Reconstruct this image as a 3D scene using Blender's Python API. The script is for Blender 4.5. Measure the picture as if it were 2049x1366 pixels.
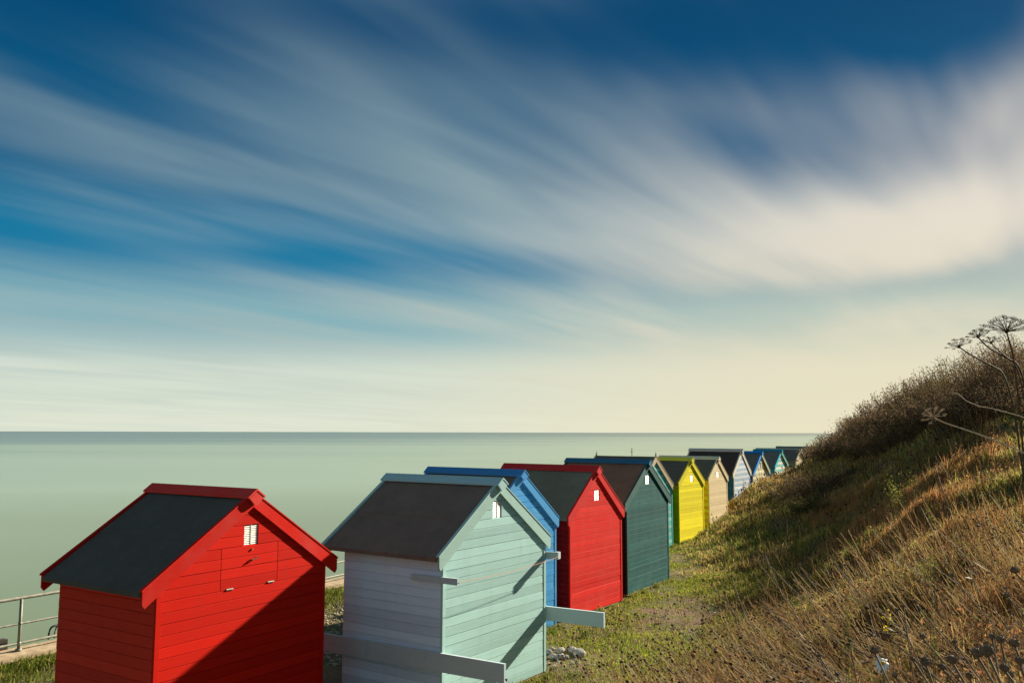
import bpy, math, random
import numpy as np
from mathutils import Vector, Matrix
R = math.radians
random.seed(7); rng = np.random.default_rng(11)
scene = bpy.context.scene
for o in list(bpy.data.objects): bpy.data.objects.remove(o)

# ------------------------------------------------------------------ camera
CAM_H = 3.5865; F_PX = 1701.3; PITCH = 0.106298; ROLL = 0.0022765
cam_d = bpy.data.cameras.new('camera'); cam = bpy.data.objects.new('camera', cam_d)
scene.collection.objects.link(cam); scene.camera = cam
cam_d.sensor_width = 36.0; cam_d.lens = F_PX/2049.0*36.0
cam_d.clip_start = 0.05; cam_d.clip_end = 90000.0
cam.matrix_world = Matrix.Translation((0, 0, CAM_H)) @ Matrix.Rotation(math.pi/2+PITCH, 4, 'X') @ Matrix.Rotation(ROLL, 4, 'Z')
def at(px, py, dist):
    """point at a given distance along the sight line of a photo pixel"""
    d = Vector(((px-1024.5)/F_PX, -(py-683.0)/F_PX, -1.0)).normalized()
    return (cam.matrix_world.to_3x3() @ d)*dist + Vector((0, 0, CAM_H))

# ------------------------------------------------------------------ sky, sun, exposure
SUN_EL, SUN_AZ = R(24.6), R(49.1)          # azimuth clockwise from +Y
EXPOSURE = 1.38
SKY_STRENGTH = 0.1
def build_world():
    w = bpy.data.worlds.new('World'); scene.world = w; w.use_nodes = True
    nt = w.node_tree; nt.nodes.clear(); N = nt.nodes.new; L = nt.links.new
    out = N('ShaderNodeOutputWorld'); bg = N('ShaderNodeBackground'); bg.inputs['Strength'].default_value = SKY_STRENGTH
    L(bg.outputs[0], out.inputs['Surface'])
    tc = N('ShaderNodeTexCoord'); nrm = N('ShaderNodeVectorMath'); nrm.operation = 'NORMALIZE'; L(tc.outputs['Generated'], nrm.inputs[0])
    D = nrm.outputs[0]
    def val(s, sock):
        if isinstance(s, (int, float)): sock.default_value = s
        else: L(s, sock)
    def m(op, a, b=0.0, c=None, clamp=False):
        n = N('ShaderNodeMath'); n.operation = op; n.use_clamp = clamp
        val(a, n.inputs[0]); val(b, n.inputs[1])
        if c is not None: val(c, n.inputs[2])
        return n.outputs[0]
    def sstep(v, a, b, lo=0.0, hi=1.0):
        n = N('ShaderNodeMapRange'); n.interpolation_type = 'SMOOTHSTEP'
        val(v, n.inputs['Value']); n.inputs['From Min'].default_value = a; n.inputs['From Max'].default_value = b
        n.inputs['To Min'].default_value = lo; n.inputs['To Max'].default_value = hi
        return n.outputs['Result']
    def mix(f, a, b, blend='MIX'):
        n = N('ShaderNodeMix'); n.data_type = 'RGBA'; n.blend_type = blend; n.clamp_factor = True
        val(f, n.inputs[0])
        for s, i in ((a, 6), (b, 7)):
            if isinstance(s, tuple): n.inputs[i].default_value = (*s, 1)
            else: L(s, n.inputs[i])
        return n.outputs[2]
    sep = N('ShaderNodeSeparateXYZ'); L(D, sep.inputs[0]); x, y, z = sep.outputs
    g = 1.0/(SKY_STRENGTH*2**EXPOSURE)
    def col(r, gg, b): return tuple((((c/255+0.055)/1.055)**2.4)*g for c in (r, gg, b))
    # clear air: pale at the horizon, deep blue above, warmer towards the sun's bearing
    ramp = N('ShaderNodeValToRGB'); cr = ramp.color_ramp; cr.interpolation = 'EASE'
    stops = [(0.0, (226, 231, 211)), (0.06, (213, 223, 208)), (0.125, (128, 176, 186)), (0.20, (26, 120, 160)), (0.30, (0, 88, 130)), (0.46, (0, 70, 112)), (1.0, (4, 62, 100))]
    while len(cr.elements) < len(stops): cr.elements.new(0.5)
    for e, (p, c) in zip(cr.elements, stops):
        e.position = p; cc = col(*c); e.color = (cc[0]/g, cc[1]/g, cc[2]/g, 1)
    L(m('MAXIMUM', z, 0.0), ramp.inputs[0])
    air = mix(1.0, ramp.outputs[0], (g, g, g), 'MULTIPLY')
    sky = N('ShaderNodeTexSky'); sky.sky_type = 'NISHITA'; sky.sun_disc = False
    sky.sun_elevation = SUN_EL; sky.sun_rotation = SUN_AZ; sky.air_density = 1.0; sky.dust_density = 1.5; sky.ozone_density = 2.0
    air = mix(0.004, air, sky.outputs[0])
    sdot = m('ADD', m('MULTIPLY', x, math.sin(SUN_AZ)), m('MULTIPLY', y, math.cos(SUN_AZ)))
    warm = m('MULTIPLY', m('MULTIPLY', sstep(sdot, 0.45, 1.0), sstep(z, 0.30, 0.0)), 0.9)
    air = mix(warm, air, col(236, 225, 190))
    # high cloud drawn out by the wind: a layer seen in perspective, streaked along one bearing
    waz = R(36)
    zz = m('ADD', m('MAXIMUM', z, 0.0), 0.055)
    a = m('DIVIDE', m('ADD', m('MULTIPLY', x, math.sin(waz)), m('MULTIPLY', y, math.cos(waz))), zz)
    b = m('DIVIDE', m('SUBTRACT', m('MULTIPLY', x, math.cos(waz)), m('MULTIPLY', y, math.sin(waz))), zz)
    def streak(sa, sb, off, detail, rough, dist=0.0):
        cv = N('ShaderNodeCombineXYZ'); L(m('MULTIPLY', a, sa), cv.inputs[0]); L(m('MULTIPLY', b, sb), cv.inputs[1]); cv.inputs[2].default_value = off
        n = N('ShaderNodeTexNoise'); n.noise_dimensions = '3D'; n.inputs['Scale'].default_value = 1.0
        n.inputs['Detail'].default_value = detail; n.inputs['Roughness'].default_value = rough; n.inputs['Distortion'].default_value = dist
        L(cv.outputs[0], n.inputs['Vector']); return n.outputs['Fac']
    n1 = streak(0.26, 0.60, 3.1, 2.0, 0.5, 0.9)
    n2 = streak(0.38, 1.6, 8.4, 3.0, 0.5, 0.6)
    n3 = streak(0.70, 4.0, 21.7, 2.0, 0.45, 0.45)
    nz = m('ADD', m('ADD', m('MULTIPLY', m('SUBTRACT', n1, .5), 1.35), m('MULTIPLY', m('SUBTRACT', n2, .5), 1.05)), m('MULTIPLY', m('SUBTRACT', n3, .5), 0.40))
    dens = m('ADD', nz, 0.40)
    az = m('ARCTAN2', x, y); el = m('ARCSINE', z)
    def lobe(px, py, rx, ry, th, amt):
        d = (at(px, py, 1.0)-Vector((0, 0, CAM_H))).normalized(); a0, e0 = math.atan2(d.x, d.y), math.asin(d.z)
        c, sn = math.cos(R(th)), math.sin(R(th)); da = m('SUBTRACT', az, a0); de = m('SUBTRACT', e0, el)     # th: clockwise on the picture
        u = m('DIVIDE', m('ADD', m('MULTIPLY', da, c), m('MULTIPLY', de, sn)), rx/F_PX); v = m('DIVIDE', m('SUBTRACT', m('MULTIPLY', de, c), m('MULTIPLY', da, sn)), ry/F_PX)
        return m('MULTIPLY', m('EXPONENT', m('MULTIPLY', m('ADD', m('MULTIPLY', u, u), m('MULTIPLY', v, v)), -1.0)), amt)
    lobes = [(1930, 440, 420, 85, -5, .58), (1350, 430, 330, 90, 14, .26), (2030, 200, 170, 50, -28, .12), (820, 270, 300, 70, 28, .18), (330, 380, 320, 90, 18, .12),
             (800, 610, 420, 30, 8, .26), (1330, 60, 430, 150, 4, -.50), (1960, -10, 300, 100, 0, -.42), (20, 40, 360, 190, 10, -.55), (560, 10, 520, 90, 0, -.30), (180, 490, 420, 50, 4, -.24), (620, 515, 150, 30, 4, -.30), (1490, 290, 150, 50, 20, -.22), (1080, 545, 240, 40, 10, -.30), (1750, 590, 420, 34, -2, -.42), (1990, 60, 120, 110, 0, -.20), (300, 700, 700, 50, 2, -.15)]
    for l in lobes: dens = m('ADD', dens, lobe(*l))
    cov = m('MULTIPLY', sstep(dens, -0.12, 1.1), sstep(sdot, 0.1, 0.85, 0.72, 1.0))
    cov = m('MULTIPLY', cov, sstep(z, 0.0, 0.12, 0.3, 0.95))
    white = mix(sstep(sdot, 0.55, 0.98), col(160, 182, 184), col(240, 229, 214))
    white = mix(m('MULTIPLY', sstep(sdot, .2, .95), sstep(z, 0.30, 0.06)), white, col(232, 222, 196))
    final = mix(cov, air, white)
    L(final, bg.inputs['Color'])
    try: w.cycles.sampling_method = 'MANUAL'; w.cycles.sample_map_resolution = 512
    except Exception: pass
build_world()
sun_dir = Vector((-math.sin(SUN_AZ)*math.cos(SUN_EL), -math.cos(SUN_AZ)*math.cos(SUN_EL), -math.sin(SUN_EL)))
sl = bpy.data.lights.new('sun', 'SUN'); sl.energy = 5.0; sl.angle = R(0.8); sl.color = (1.0, 0.90, 0.72)
so = bpy.data.objects.new('sun', sl); scene.collection.objects.link(so)
so.rotation_euler = sun_dir.to_track_quat('-Z', 'Y').to_euler(); so.location = (20, 20, 30)
vs = scene.view_settings; vs.view_transform = 'Standard'; vs.look = 'None'; vs.exposure = EXPOSURE; vs.gamma = 1.0
try: vs.use_curve_mapping = False
except Exception: pass

# ------------------------------------------------------------------ helpers
COL = scene.collection
def tag(o, label=None, cat=None, group=None, kind=None):
    if label: o['label'] = label
    if cat: o['category'] = cat
    if group: o['group'] = group
    if kind: o['kind'] = kind
    return o
def empty(name, loc=(0, 0, 0), rz=0.0):
    o = bpy.data.objects.new(name, None); COL.objects.link(o); o.location = loc; o.rotation_euler = (0, 0, rz)
    o.empty_display_size = 0.2; return o
def link(name, me, parent=None, mat=None):
    o = bpy.data.objects.new(name, me); COL.objects.link(o)
    if mat is not None and len(me.materials) == 0: me.materials.append(mat)
    if parent is not None: o.parent = parent
    return o
def mesh(name, verts, faces, smooth=False):
    me = bpy.data.meshes.new(name); me.from_pydata([tuple(v) for v in verts], [], faces); me.validate()
    if smooth: me.polygons.foreach_set('use_smooth', [True]*len(me.polygons))
    me.update(); return me
class MB:
    def __init__(s): s.v = []; s.f = []
    def add(s, v, f):
        n = len(s.v); s.v += [tuple(p) for p in v]; s.f += [tuple(i+n for i in q) for q in f]
    def box(s, a, b):
        x0, y0, z0 = a; x1, y1, z1 = b
        s.add([(x0,y0,z0),(x1,y0,z0),(x1,y1,z0),(x0,y1,z0),(x0,y0,z1),(x1,y0,z1),(x1,y1,z1),(x0,y1,z1)],
              [(0,3,2,1),(4,5,6,7),(0,1,5,4),(1,2,6,5),(2,3,7,6),(3,0,4,7)])
    def prism(s, A, B):
        """two matching polygons joined"""
        n = len(A); s.add(list(A)+list(B), [tuple(range(n-1, -1, -1)), tuple(range(n, 2*n))]+[(i, (i+1) % n, n+(i+1) % n, n+i) for i in range(n)])
    def tube(s, pts, rad, sides=6, cap=True):
        pts = [Vector(p) for p in pts]; n = len(pts)
        rad = rad if isinstance(rad, (list, tuple)) else [rad]*n
        V = []; ref = Vector((0.3, 0.2, 1)).normalized()
        for i, p in enumerate(pts):
            t = (pts[min(i+1, n-1)]-pts[max(i-1, 0)]).normalized()
            u = t.cross(ref)
            if u.length < 1e-3: u = t.cross(Vector((1, 0, 0)))
            u.normalize(); w = t.cross(u)
            for k in range(sides):
                an = 2*math.pi*k/sides; V.append(p+(u*math.cos(an)+w*math.sin(an))*rad[i])
        Fc = [(i*sides+k, i*sides+(k+1) % sides, (i+1)*sides+(k+1) % sides, (i+1)*sides+k) for i in range(n-1) for k in range(sides)]
        if cap: Fc += [tuple(range(sides-1, -1, -1)), tuple((n-1)*sides+k for k in range(sides))]
        s.add(V, Fc)
    def blob(s, c, r, sub=1, jit=0.2, rnd=random):
        ico_v, ico_f = ICO[sub]
        rx, ry, rz = r if isinstance(r, (tuple, list)) else (r, r, r)
        vv = []
        for p in ico_v:
            k = 1+rnd.uniform(-jit, jit); vv.append((c[0]+p[0]*rx*k, c[1]+p[1]*ry*k, c[2]+p[2]*rz*k))
        s.add(vv, ico_f)
    def build(s, name, mat=None, parent=None, smooth=False): return link(name, mesh(name, s.v, s.f, smooth), parent, mat)
def _ico():
    t = (1+5**.5)/2
    v = [Vector(p).normalized() for p in ((-1,t,0),(1,t,0),(-1,-t,0),(1,-t,0),(0,-1,t),(0,1,t),(0,-1,-t),(0,1,-t),(t,0,-1),(t,0,1),(-t,0,-1),(-t,0,1))]
    f = [(0,11,5),(0,5,1),(0,1,7),(0,7,10),(0,10,11),(1,5,9),(5,11,4),(11,10,2),(10,7,6),(7,1,8),(3,9,4),(3,4,2),(3,2,6),(3,6,8),(3,8,9),(4,9,5),(2,4,11),(6,2,10),(8,6,7),(9,8,1)]
    out = {0: ([tuple(p) for p in v], f)}
    for lev in (1, 2):
        v2 = list(v); cache = {}; f2 = []
        def mid(i, j):
            k = (min(i, j), max(i, j))
            if k not in cache: v2.append(((v2[i]+v2[j])/2).normalized()); cache[k] = len(v2)-1
            return cache[k]
        for a, b, c in f:
            ab, bc, ca = mid(a, b), mid(b, c), mid(c, a); f2 += [(a,ab,ca),(b,bc,ab),(c,ca,bc),(ab,bc,ca)]
        v, f = v2, f2; out[lev] = ([tuple(p) for p in v], f)
    return out
ICO = _ico()

def nodes(name):
    m = bpy.data.materials.new(name); m.use_nodes = True; nt = m.node_tree; return m, nt, nt.nodes['Principled BSDF']
def simple(name, col, rough=0.6, metal=0.0, spec=0.4, var=0.15, scale=20.0, bump=0.0):
    m, nt, b = nodes(name); N = nt.nodes.new; L = nt.links.new
    tc = N('ShaderNodeTexCoord'); n = N('ShaderNodeTexNoise'); n.inputs['Scale'].default_value = scale; n.inputs['Detail'].default_value = 5
    L(tc.outputs['Object'], n.inputs['Vector'])
    mr = N('ShaderNodeMapRange'); mr.inputs['From Min'].default_value = .3; mr.inputs['From Max'].default_value = .7
    mr.inputs['To Min'].default_value = 1-var; mr.inputs['To Max'].default_value = 1+var; L(n.outputs['Fac'], mr.inputs['Value'])
    v = N('ShaderNodeVectorMath'); v.operation = 'SCALE'; v.inputs[0].default_value = col; L(mr.outputs['Result'], v.inputs['Scale'])
    L(v.outputs[0], b.inputs['Base Color'])
    b.inputs['Roughness'].default_value = rough; b.inputs['Metallic'].default_value = metal; b.inputs['Specular IOR Level'].default_value = spec
    if bump:
        bp = N('ShaderNodeBump'); bp.inputs['Strength'].default_value = bump; bp.inputs['Distance'].default_value = 0.01
        L(n.outputs['Fac'], bp.inputs['Height']); L(bp.outputs[0], b.inputs['Normal'])
    return m
_pc = {}
def paint(col, fade=None, famt=0.25, rough=0.62):
    """exterior wood paint: board-to-board tone, mottled wear, faint grain"""
    key = (col, fade, famt, rough)
    if key in _pc: return _pc[key]
    m, nt, b = nodes('painted_wood'); N = nt.nodes.new; L = nt.links.new
    tc = N('ShaderNodeTexCoord'); oi = N('ShaderNodeObjectInfo')
    mp = N('ShaderNodeMapping'); mp.inputs['Scale'].default_value = (1.5, 1.5, 55); L(tc.outputs['Object'], mp.inputs['Vector'])
    add = N('ShaderNodeVectorMath'); add.operation = 'ADD'; L(mp.outputs[0], add.inputs[0])
    rv = N('ShaderNodeVectorMath'); rv.operation = 'SCALE'; rv.inputs[0].default_value = (37, 19, 5); L(oi.outputs['Random'], rv.inputs['Scale']); L(rv.outputs[0], add.inputs[1])
    gr = N('ShaderNodeTexNoise'); gr.inputs['Scale'].default_value = 1.6; gr.inputs['Detail'].default_value = 6; L(add.outputs[0], gr.inputs['Vector'])
    bl = N('ShaderNodeTexNoise'); bl.inputs['Scale'].default_value = 2.6; bl.inputs['Detail'].default_value = 7; bl.inputs['Roughness'].default_value = .62; L(tc.outputs['Object'], bl.inputs['Vector'])
    sp = N('ShaderNodeTexNoise'); sp.inputs['Scale'].default_value = 38; sp.inputs['Detail'].default_value = 3; L(add.outputs[0], sp.inputs['Vector'])
    if fade is None: fade = tuple(min(1, c*0.7+0.10) for c in col)
    mx = N('ShaderNodeMix'); mx.data_type = 'RGBA'; mx.inputs[6].default_value = (*col, 1); mx.inputs[7].default_value = (*fade, 1)
    mr = N('ShaderNodeMapRange'); mr.inputs['From Min'].default_value = .42; mr.inputs['From Max'].default_value = .72; mr.inputs['To Max'].default_value = famt; L(bl.outputs['Fac'], mr.inputs['Value']); L(mr.outputs[0], mx.inputs[0])
    # tone per board and along the grain
    t1 = N('ShaderNodeMapRange'); t1.inputs['To Min'].default_value = .86; t1.inputs['To Max'].default_value = 1.10; L(oi.outputs['Random'], t1.inputs['Value'])
    t2 = N('ShaderNodeMapRange'); t2.inputs['From Min'].default_value = .3; t2.inputs['From Max'].default_value = .7; t2.inputs['To Min'].default_value = .93; t2.inputs['To Max'].default_value = 1.05; L(gr.outputs['Fac'], t2.inputs['Value'])
    mm = N('ShaderNodeMath'); mm.operation = 'MULTIPLY'; L(t1.outputs[0], mm.inputs[0]); L(t2.outputs[0], mm.inputs[1])
    # knots and chips
    t3 = N('ShaderNodeMapRange'); t3.inputs['From Min'].default_value = .70; t3.inputs['From Max'].default_value = .76; t3.inputs['To Min'].default_value = 1; t3.inputs['To Max'].default_value = .72; L(sp.outputs['Fac'], t3.inputs['Value'])
    m2 = N('ShaderNodeMath'); m2.operation = 'MULTIPLY'; L(mm.outputs[0], m2.inputs[0]); L(t3.outputs[0], m2.inputs[1])
    sc = N('ShaderNodeVectorMath'); sc.operation = 'SCALE'; L(mx.outputs[2], sc.inputs[0]); L(m2.outputs[0], sc.inputs['Scale'])
    # run-down stains and splashed dirt
    ms = N('ShaderNodeMapping'); ms.inputs['Scale'].default_value = (8, 8, 1.3); L(tc.outputs['Object'], ms.inputs['Vector'])
    sn = N('ShaderNodeTexNoise'); sn.inputs['Scale'].default_value = 1.0; sn.inputs['Detail'].default_value = 6; sn.inputs['Roughness'].default_value = .65; L(ms.outputs[0], sn.inputs['Vector'])
    s1 = N('ShaderNodeMapRange'); s1.interpolation_type = 'SMOOTHSTEP'; s1.inputs['From Min'].default_value = .54; s1.inputs['From Max'].default_value = .78; s1.inputs['To Max'].default_value = .26; L(sn.outputs['Fac'], s1.inputs['Value'])
    dm = N('ShaderNodeMix'); dm.data_type = 'RGBA'; L(s1.outputs[0], dm.inputs[0]); L(sc.outputs[0], dm.inputs[6]); dm.inputs[7].default_value = (col[0]*.55+.02, col[1]*.55+.018, col[2]*.55+.012, 1)
    L(dm.outputs[2], b.inputs['Base Color'])
    r2 = N('ShaderNodeMapRange'); r2.inputs['To Min'].default_value = rough-.08; r2.inputs['To Max'].default_value = rough+.2; L(bl.outputs['Fac'], r2.inputs['Value']); L(r2.outputs[0], b.inputs['Roughness'])
    b.inputs['Specular IOR Level'].default_value = .06
    bp = N('ShaderNodeBump'); bp.inputs['Strength'].default_value = .22; bp.inputs['Distance'].default_value = .004; L(gr.outputs['Fac'], bp.inputs['Height']); L(bp.outputs[0], b.inputs['Normal'])
    _pc[key] = m; return m
_fc = {}
def felt(col):
    if col in _fc: return _fc[col]
    m, nt, b = nodes('roofing_felt'); N = nt.nodes.new; L = nt.links.new
    tc = N('ShaderNodeTexCoord')
    n1 = N('ShaderNodeTexNoise'); n1.inputs['Scale'].default_value = 260; n1.inputs['Detail'].default_value = 2; L(tc.outputs['Object'], n1.inputs['Vector'])
    n2 = N('ShaderNodeTexNoise'); n2.inputs['Scale'].default_value = 3.2; n2.inputs['Detail'].default_value = 7; n2.inputs['Roughness'].default_value = .65; L(tc.outputs['Object'], n2.inputs['Vector'])
    a = N('ShaderNodeMapRange'); a.inputs['From Min'].default_value = .25; a.inputs['From Max'].default_value = .75; a.inputs['To Min'].default_value = .35; a.inputs['To Max'].default_value = 1.8; L(n1.outputs['Fac'], a.inputs['Value'])
    c = N('ShaderNodeMapRange'); c.inputs['From Min'].default_value = .3; c.inputs['From Max'].default_value = .7; c.inputs['To Min'].default_value = .86; c.inputs['To Max'].default_value = 1.15; L(n2.outputs['Fac'], c.inputs['Value'])
    mm = N('ShaderNodeMath'); mm.operation = 'MULTIPLY'; L(a.outputs[0], mm.inputs[0]); L(c.outputs[0], mm.inputs[1])
    sc = N('ShaderNodeVectorMath'); sc.operation = 'SCALE'; sc.inputs[0].default_value = col; L(mm.outputs[0], sc.inputs['Scale']); L(sc.outputs[0], b.inputs['Base Color'])
    b.inputs['Roughness'].default_value = .93; b.inputs['Specular IOR Level'].default_value = .2
    bp = N('ShaderNodeBump'); bp.inputs['Strength'].default_value = .5; bp.inputs['Distance'].default_value = .004; L(n1.outputs['Fac'], bp.inputs['Height']); L(bp.outputs[0], b.inputs['Normal'])
    _fc[col] = m; return m

# ------------------------------------------------------------------ terrain
S_DIR = np.array([0.5, 0.8660254]); Q_DIR = np.array([0.8660254, -0.5])    # along / across the promenade
def xy_to_sq(x, y): return x*S_DIR[0]+y*S_DIR[1], x*Q_DIR[0]+y*Q_DIR[1]
def sq_to_xy(s, q): return s*S_DIR[0]+q*Q_DIR[0], s*S_DIR[1]+q*Q_DIR[1]
G0 = -0.06
CP = np.array([
 (0,0,2.15),(-1.5,.5,1.4),(-3,1,.55),(-5,2,0),(-8,4,0),(-6,7,0),(-3,6,0),(-1.5,4,.65),(-1,7,.2),(-1,10,0),(-10,0,0),(-6,-4,.2),(-2,-6,1.8),(3,-6,3.4),(0,-3,2.2),(4,-2,2.9),
 (.8,1.3,2.35),(.6,8.2,.5),(.9,10.6,.03),(.3,9.5,.05),(1.2,12.6,0),(-.3,11,0),(-2,13,0),(3,15.7,.02),(2.5,18,0),(3.75,20.4,.03),(4.7,25.3,.03),(0,16,0),(1,20,0),(2,25,0),(3.2,31,0),
 (1.1,1.67,2.5),(2.21,3.34,2.55),(4.41,6.67,2.6),(6.62,10.01,2.75),(8.83,13.34,3),(12.14,18.35,3.8),(16.55,25.02,5.2),(1.49,2.6,2.45),(2.49,4.34,2.45),(3.98,6.94,2.45),(5.97,10.41,2.6),(7.96,13.88,2.95),(9.95,17.35,3.3),(12.44,21.69,4.15),(14.92,26.03,5.3),(18.9,32.97,5.6),(1.44,2.97,2.35),(2.18,4.5,2.35),(3.49,7.2,2.35),(5.24,10.8,2.2),(6.98,14.39,2.3),(8.73,17.99,2.6),(10.91,22.49,2.95),(13.1,26.99,3.7),(15.72,32.39,4.75),(19.21,39.59,5.1),(1.48,3.72,2.2),(2.21,5.58,2.1),(3.32,8.36,1.9),(4.8,12.08,1.45),(6.27,15.8,1.35),(7.75,19.52,1.4),(9.23,23.24,1.65),(11.07,27.88,2.25),(12.92,32.53,2.85),(14.76,37.18,3.5),(1.33,4.3,1.9),(1.92,6.21,1.6),(2.95,9.55,1.1),(4.13,13.38,0.65),(5.9,19.11,0.55),(7.67,24.84,0.9),(8.85,28.66,1.35),(1.19,5.37,1.75),(1.72,7.81,1.3),(2.37,10.74,0.45),(3.88,17.58,0.05),(4.74,21.48,0.15),(0.66,4.96,1.7),(0.92,6.94,1.3),(1.18,8.92,0.5),(1.71,12.89,0),
 (4,2.5,2.6),(6,4,2.6),(10,7,2.7),(13,13,3.1),(18,18,3.8),(24,24,4.8),(30,30,5.8),(40,60,6.5),(34,76,5.5),(26,60,3.8),(15,0,3.2),(30,0,4.5),(50,30,7),
 (7.0,29.0,.45),(8.6,32,.95),(10.4,36.0,1.35),(12.8,41,1.5),(15.5,45.6,1.6),(19,53,1.8),(22.5,60,2.0),(9,29,1.3),(10.7,31.5,1.9),(12.8,35,2.4),(15.3,40,2.6),(18.2,46,2.7),
 (-14,8,0),(-8,24,0),(0,40,0),(6,52,0),(14,70,0),(-4,30,0),(24,90,0)], float)
def _tps(d2): return 0.5*d2*np.log(d2+1e-9)
def _fit():
    P = CP[:, :2]; n = len(P); d2 = ((P[:, None]-P[None])**2).sum(-1)
    A = np.zeros((n+3, n+3)); A[:n, :n] = _tps(d2)+np.eye(n)*0.25; A[:n, n] = 1; A[:n, n+1:] = P; A[n, :n] = 1; A[n+1:, :n] = P.T
    b = np.zeros(n+3); b[:n] = CP[:, 2]; return np.linalg.solve(A, b)
TPS = _fit()
ROW_S = np.array([-20, 6, 8.2, 9.3, 12.4, 15.4, 18.1, 24.4, 27, 30.2, 35.4, 39.7, 45.4, 54.3, 66, 120]); ROW_Q = np.array([-7.9, -7.9, -7.9, -6.3, -7.6, -7.5, -7.4, -9.7, -9.2, -9.2, -9.75, -10.1, -10.4, -11.2, -12, -15])
def _wob(x, y):
    return (0.10*np.sin(x*1.7+y*.9+1)+.07*np.sin(x*-2.3+y*2.9+.4)+.05*np.sin(x*5.1+y*3.3)+.04*np.sin(x*3.7-y*6.1+2)+.02*np.sin(11*x+7*y)*np.sin(9*y-4*x))
def ground(x, y):
    x = np.atleast_1d(np.asarray(x, float)); y = np.atleast_1d(np.asarray(y, float)); out = np.empty_like(x)
    P = CP[:, :2]; n = len(P)
    for i in range(0, len(x), 20000):
        xx, yy = x[i:i+20000], y[i:i+20000]
        d2 = (xx[:, None]-P[:, 0])**2+(yy[:, None]-P[:, 1])**2
        out[i:i+20000] = _tps(d2)@TPS[:n]+TPS[n]+TPS[n+1]*xx+TPS[n+2]*yy
    h = np.where(out > 0, out*out/(out+0.12), 0.0)
    s, q = xy_to_sq(x, y); qr = np.interp(s, ROW_S, ROW_Q)
    t = np.clip((q-(qr-.35))/.45, 0, 1); h = h*(t*t*(3-2*t))
    k = np.clip(h/.8, 0, 1)
    micro = .012*np.sin(3.1*x+1.7*y)+.010*np.sin(5.3*y-2.2*x)+.006*np.sin(13*x+5*y)*np.sin(11*y)
    return G0+h+_wob(x, y)*k+micro
def gz(x, y): return float(ground([x], [y])[0])

def terrain_material():
    m, nt, b = nodes('soil_and_turf'); N = nt.nodes.new; L = nt.links.new
    tc = N('ShaderNodeTexCoord')
    def noise(sc, det=6, rough=.6):
        n = N('ShaderNodeTexNoise'); n.inputs['Scale'].default_value = sc; n.inputs['Detail'].default_value = det; n.inputs['Roughness'].default_value = rough; L(tc.outputs['Object'], n.inputs['Vector']); return n.outputs['Fac']
    def mr(v, a, c):
        n = N('ShaderNodeMapRange'); n.interpolation_type = 'SMOOTHSTEP'; n.inputs['From Min'].default_value = a; n.inputs['From Max'].default_value = c; L(v, n.inputs['Value']); return n.outputs[0]
    def mix(f, a, c):
        n = N('ShaderNodeMix'); n.data_type = 'RGBA'; L(f, n.inputs[0])
        for s, i in ((a, 6), (c, 7)):
            if isinstance(s, tuple): n.inputs[i].default_value = (*s, 1)
            else: L(s, n.inputs[i])
        return n.outputs[2]
    fine = noise(45, 8, .7); mid = noise(1.1, 6, .6); mid2 = noise(2.7, 5, .6)
    soil = mix(mr(fine, .3, .7), (.085, .055, .033), (.24, .165, .10))
    turf = mix(mr(fine, .3, .7), (.05, .06, .016), (.15, .15, .05))
    c = mix(mr(mid, .44, .60), soil, turf)
    c = mix(mr(mid2, .58, .74), c, (.20, .17, .09))
    L(c, b.inputs['Base Color']); b.inputs['Roughness'].default_value = .95; b.inputs['Specular IOR Level'].default_value = .1
    bp = N('ShaderNodeBump'); bp.inputs['Strength'].default_value = .8; bp.inputs['Distance'].default_value = .03; L(fine, bp.inputs['Height']); L(bp.outputs[0], b.inputs['Normal'])
    return m
def build_terrain():
    ss = np.concatenate([np.arange(-14, 30, .2), np.arange(30, 60, .4), np.arange(60, 141, 2.0)])
    qq = np.concatenate([np.arange(-13.80, 7, .2), np.arange(7, 15, .5), np.arange(15, 71, 2.5)])
    S, Q = np.meshgrid(ss, qq, indexing='ij'); X, Y = sq_to_xy(S.ravel(), Q.ravel()); Z = ground(X, Y)
    ns, nq = len(ss), len(qq); idx = np.arange(ns*nq).reshape(ns, nq)
    F = np.stack([idx[:-1, :-1], idx[1:, :-1], idx[1:, 1:], idx[:-1, 1:]], -1).reshape(-1, 4)
    F = F[:, ::-1]
    me = mesh('ground', np.stack([X, Y, Z], -1).tolist(), F.tolist(), True)
    tag(link('ground', me, None, terrain_material()), kind='structure')
build_terrain()

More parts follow.
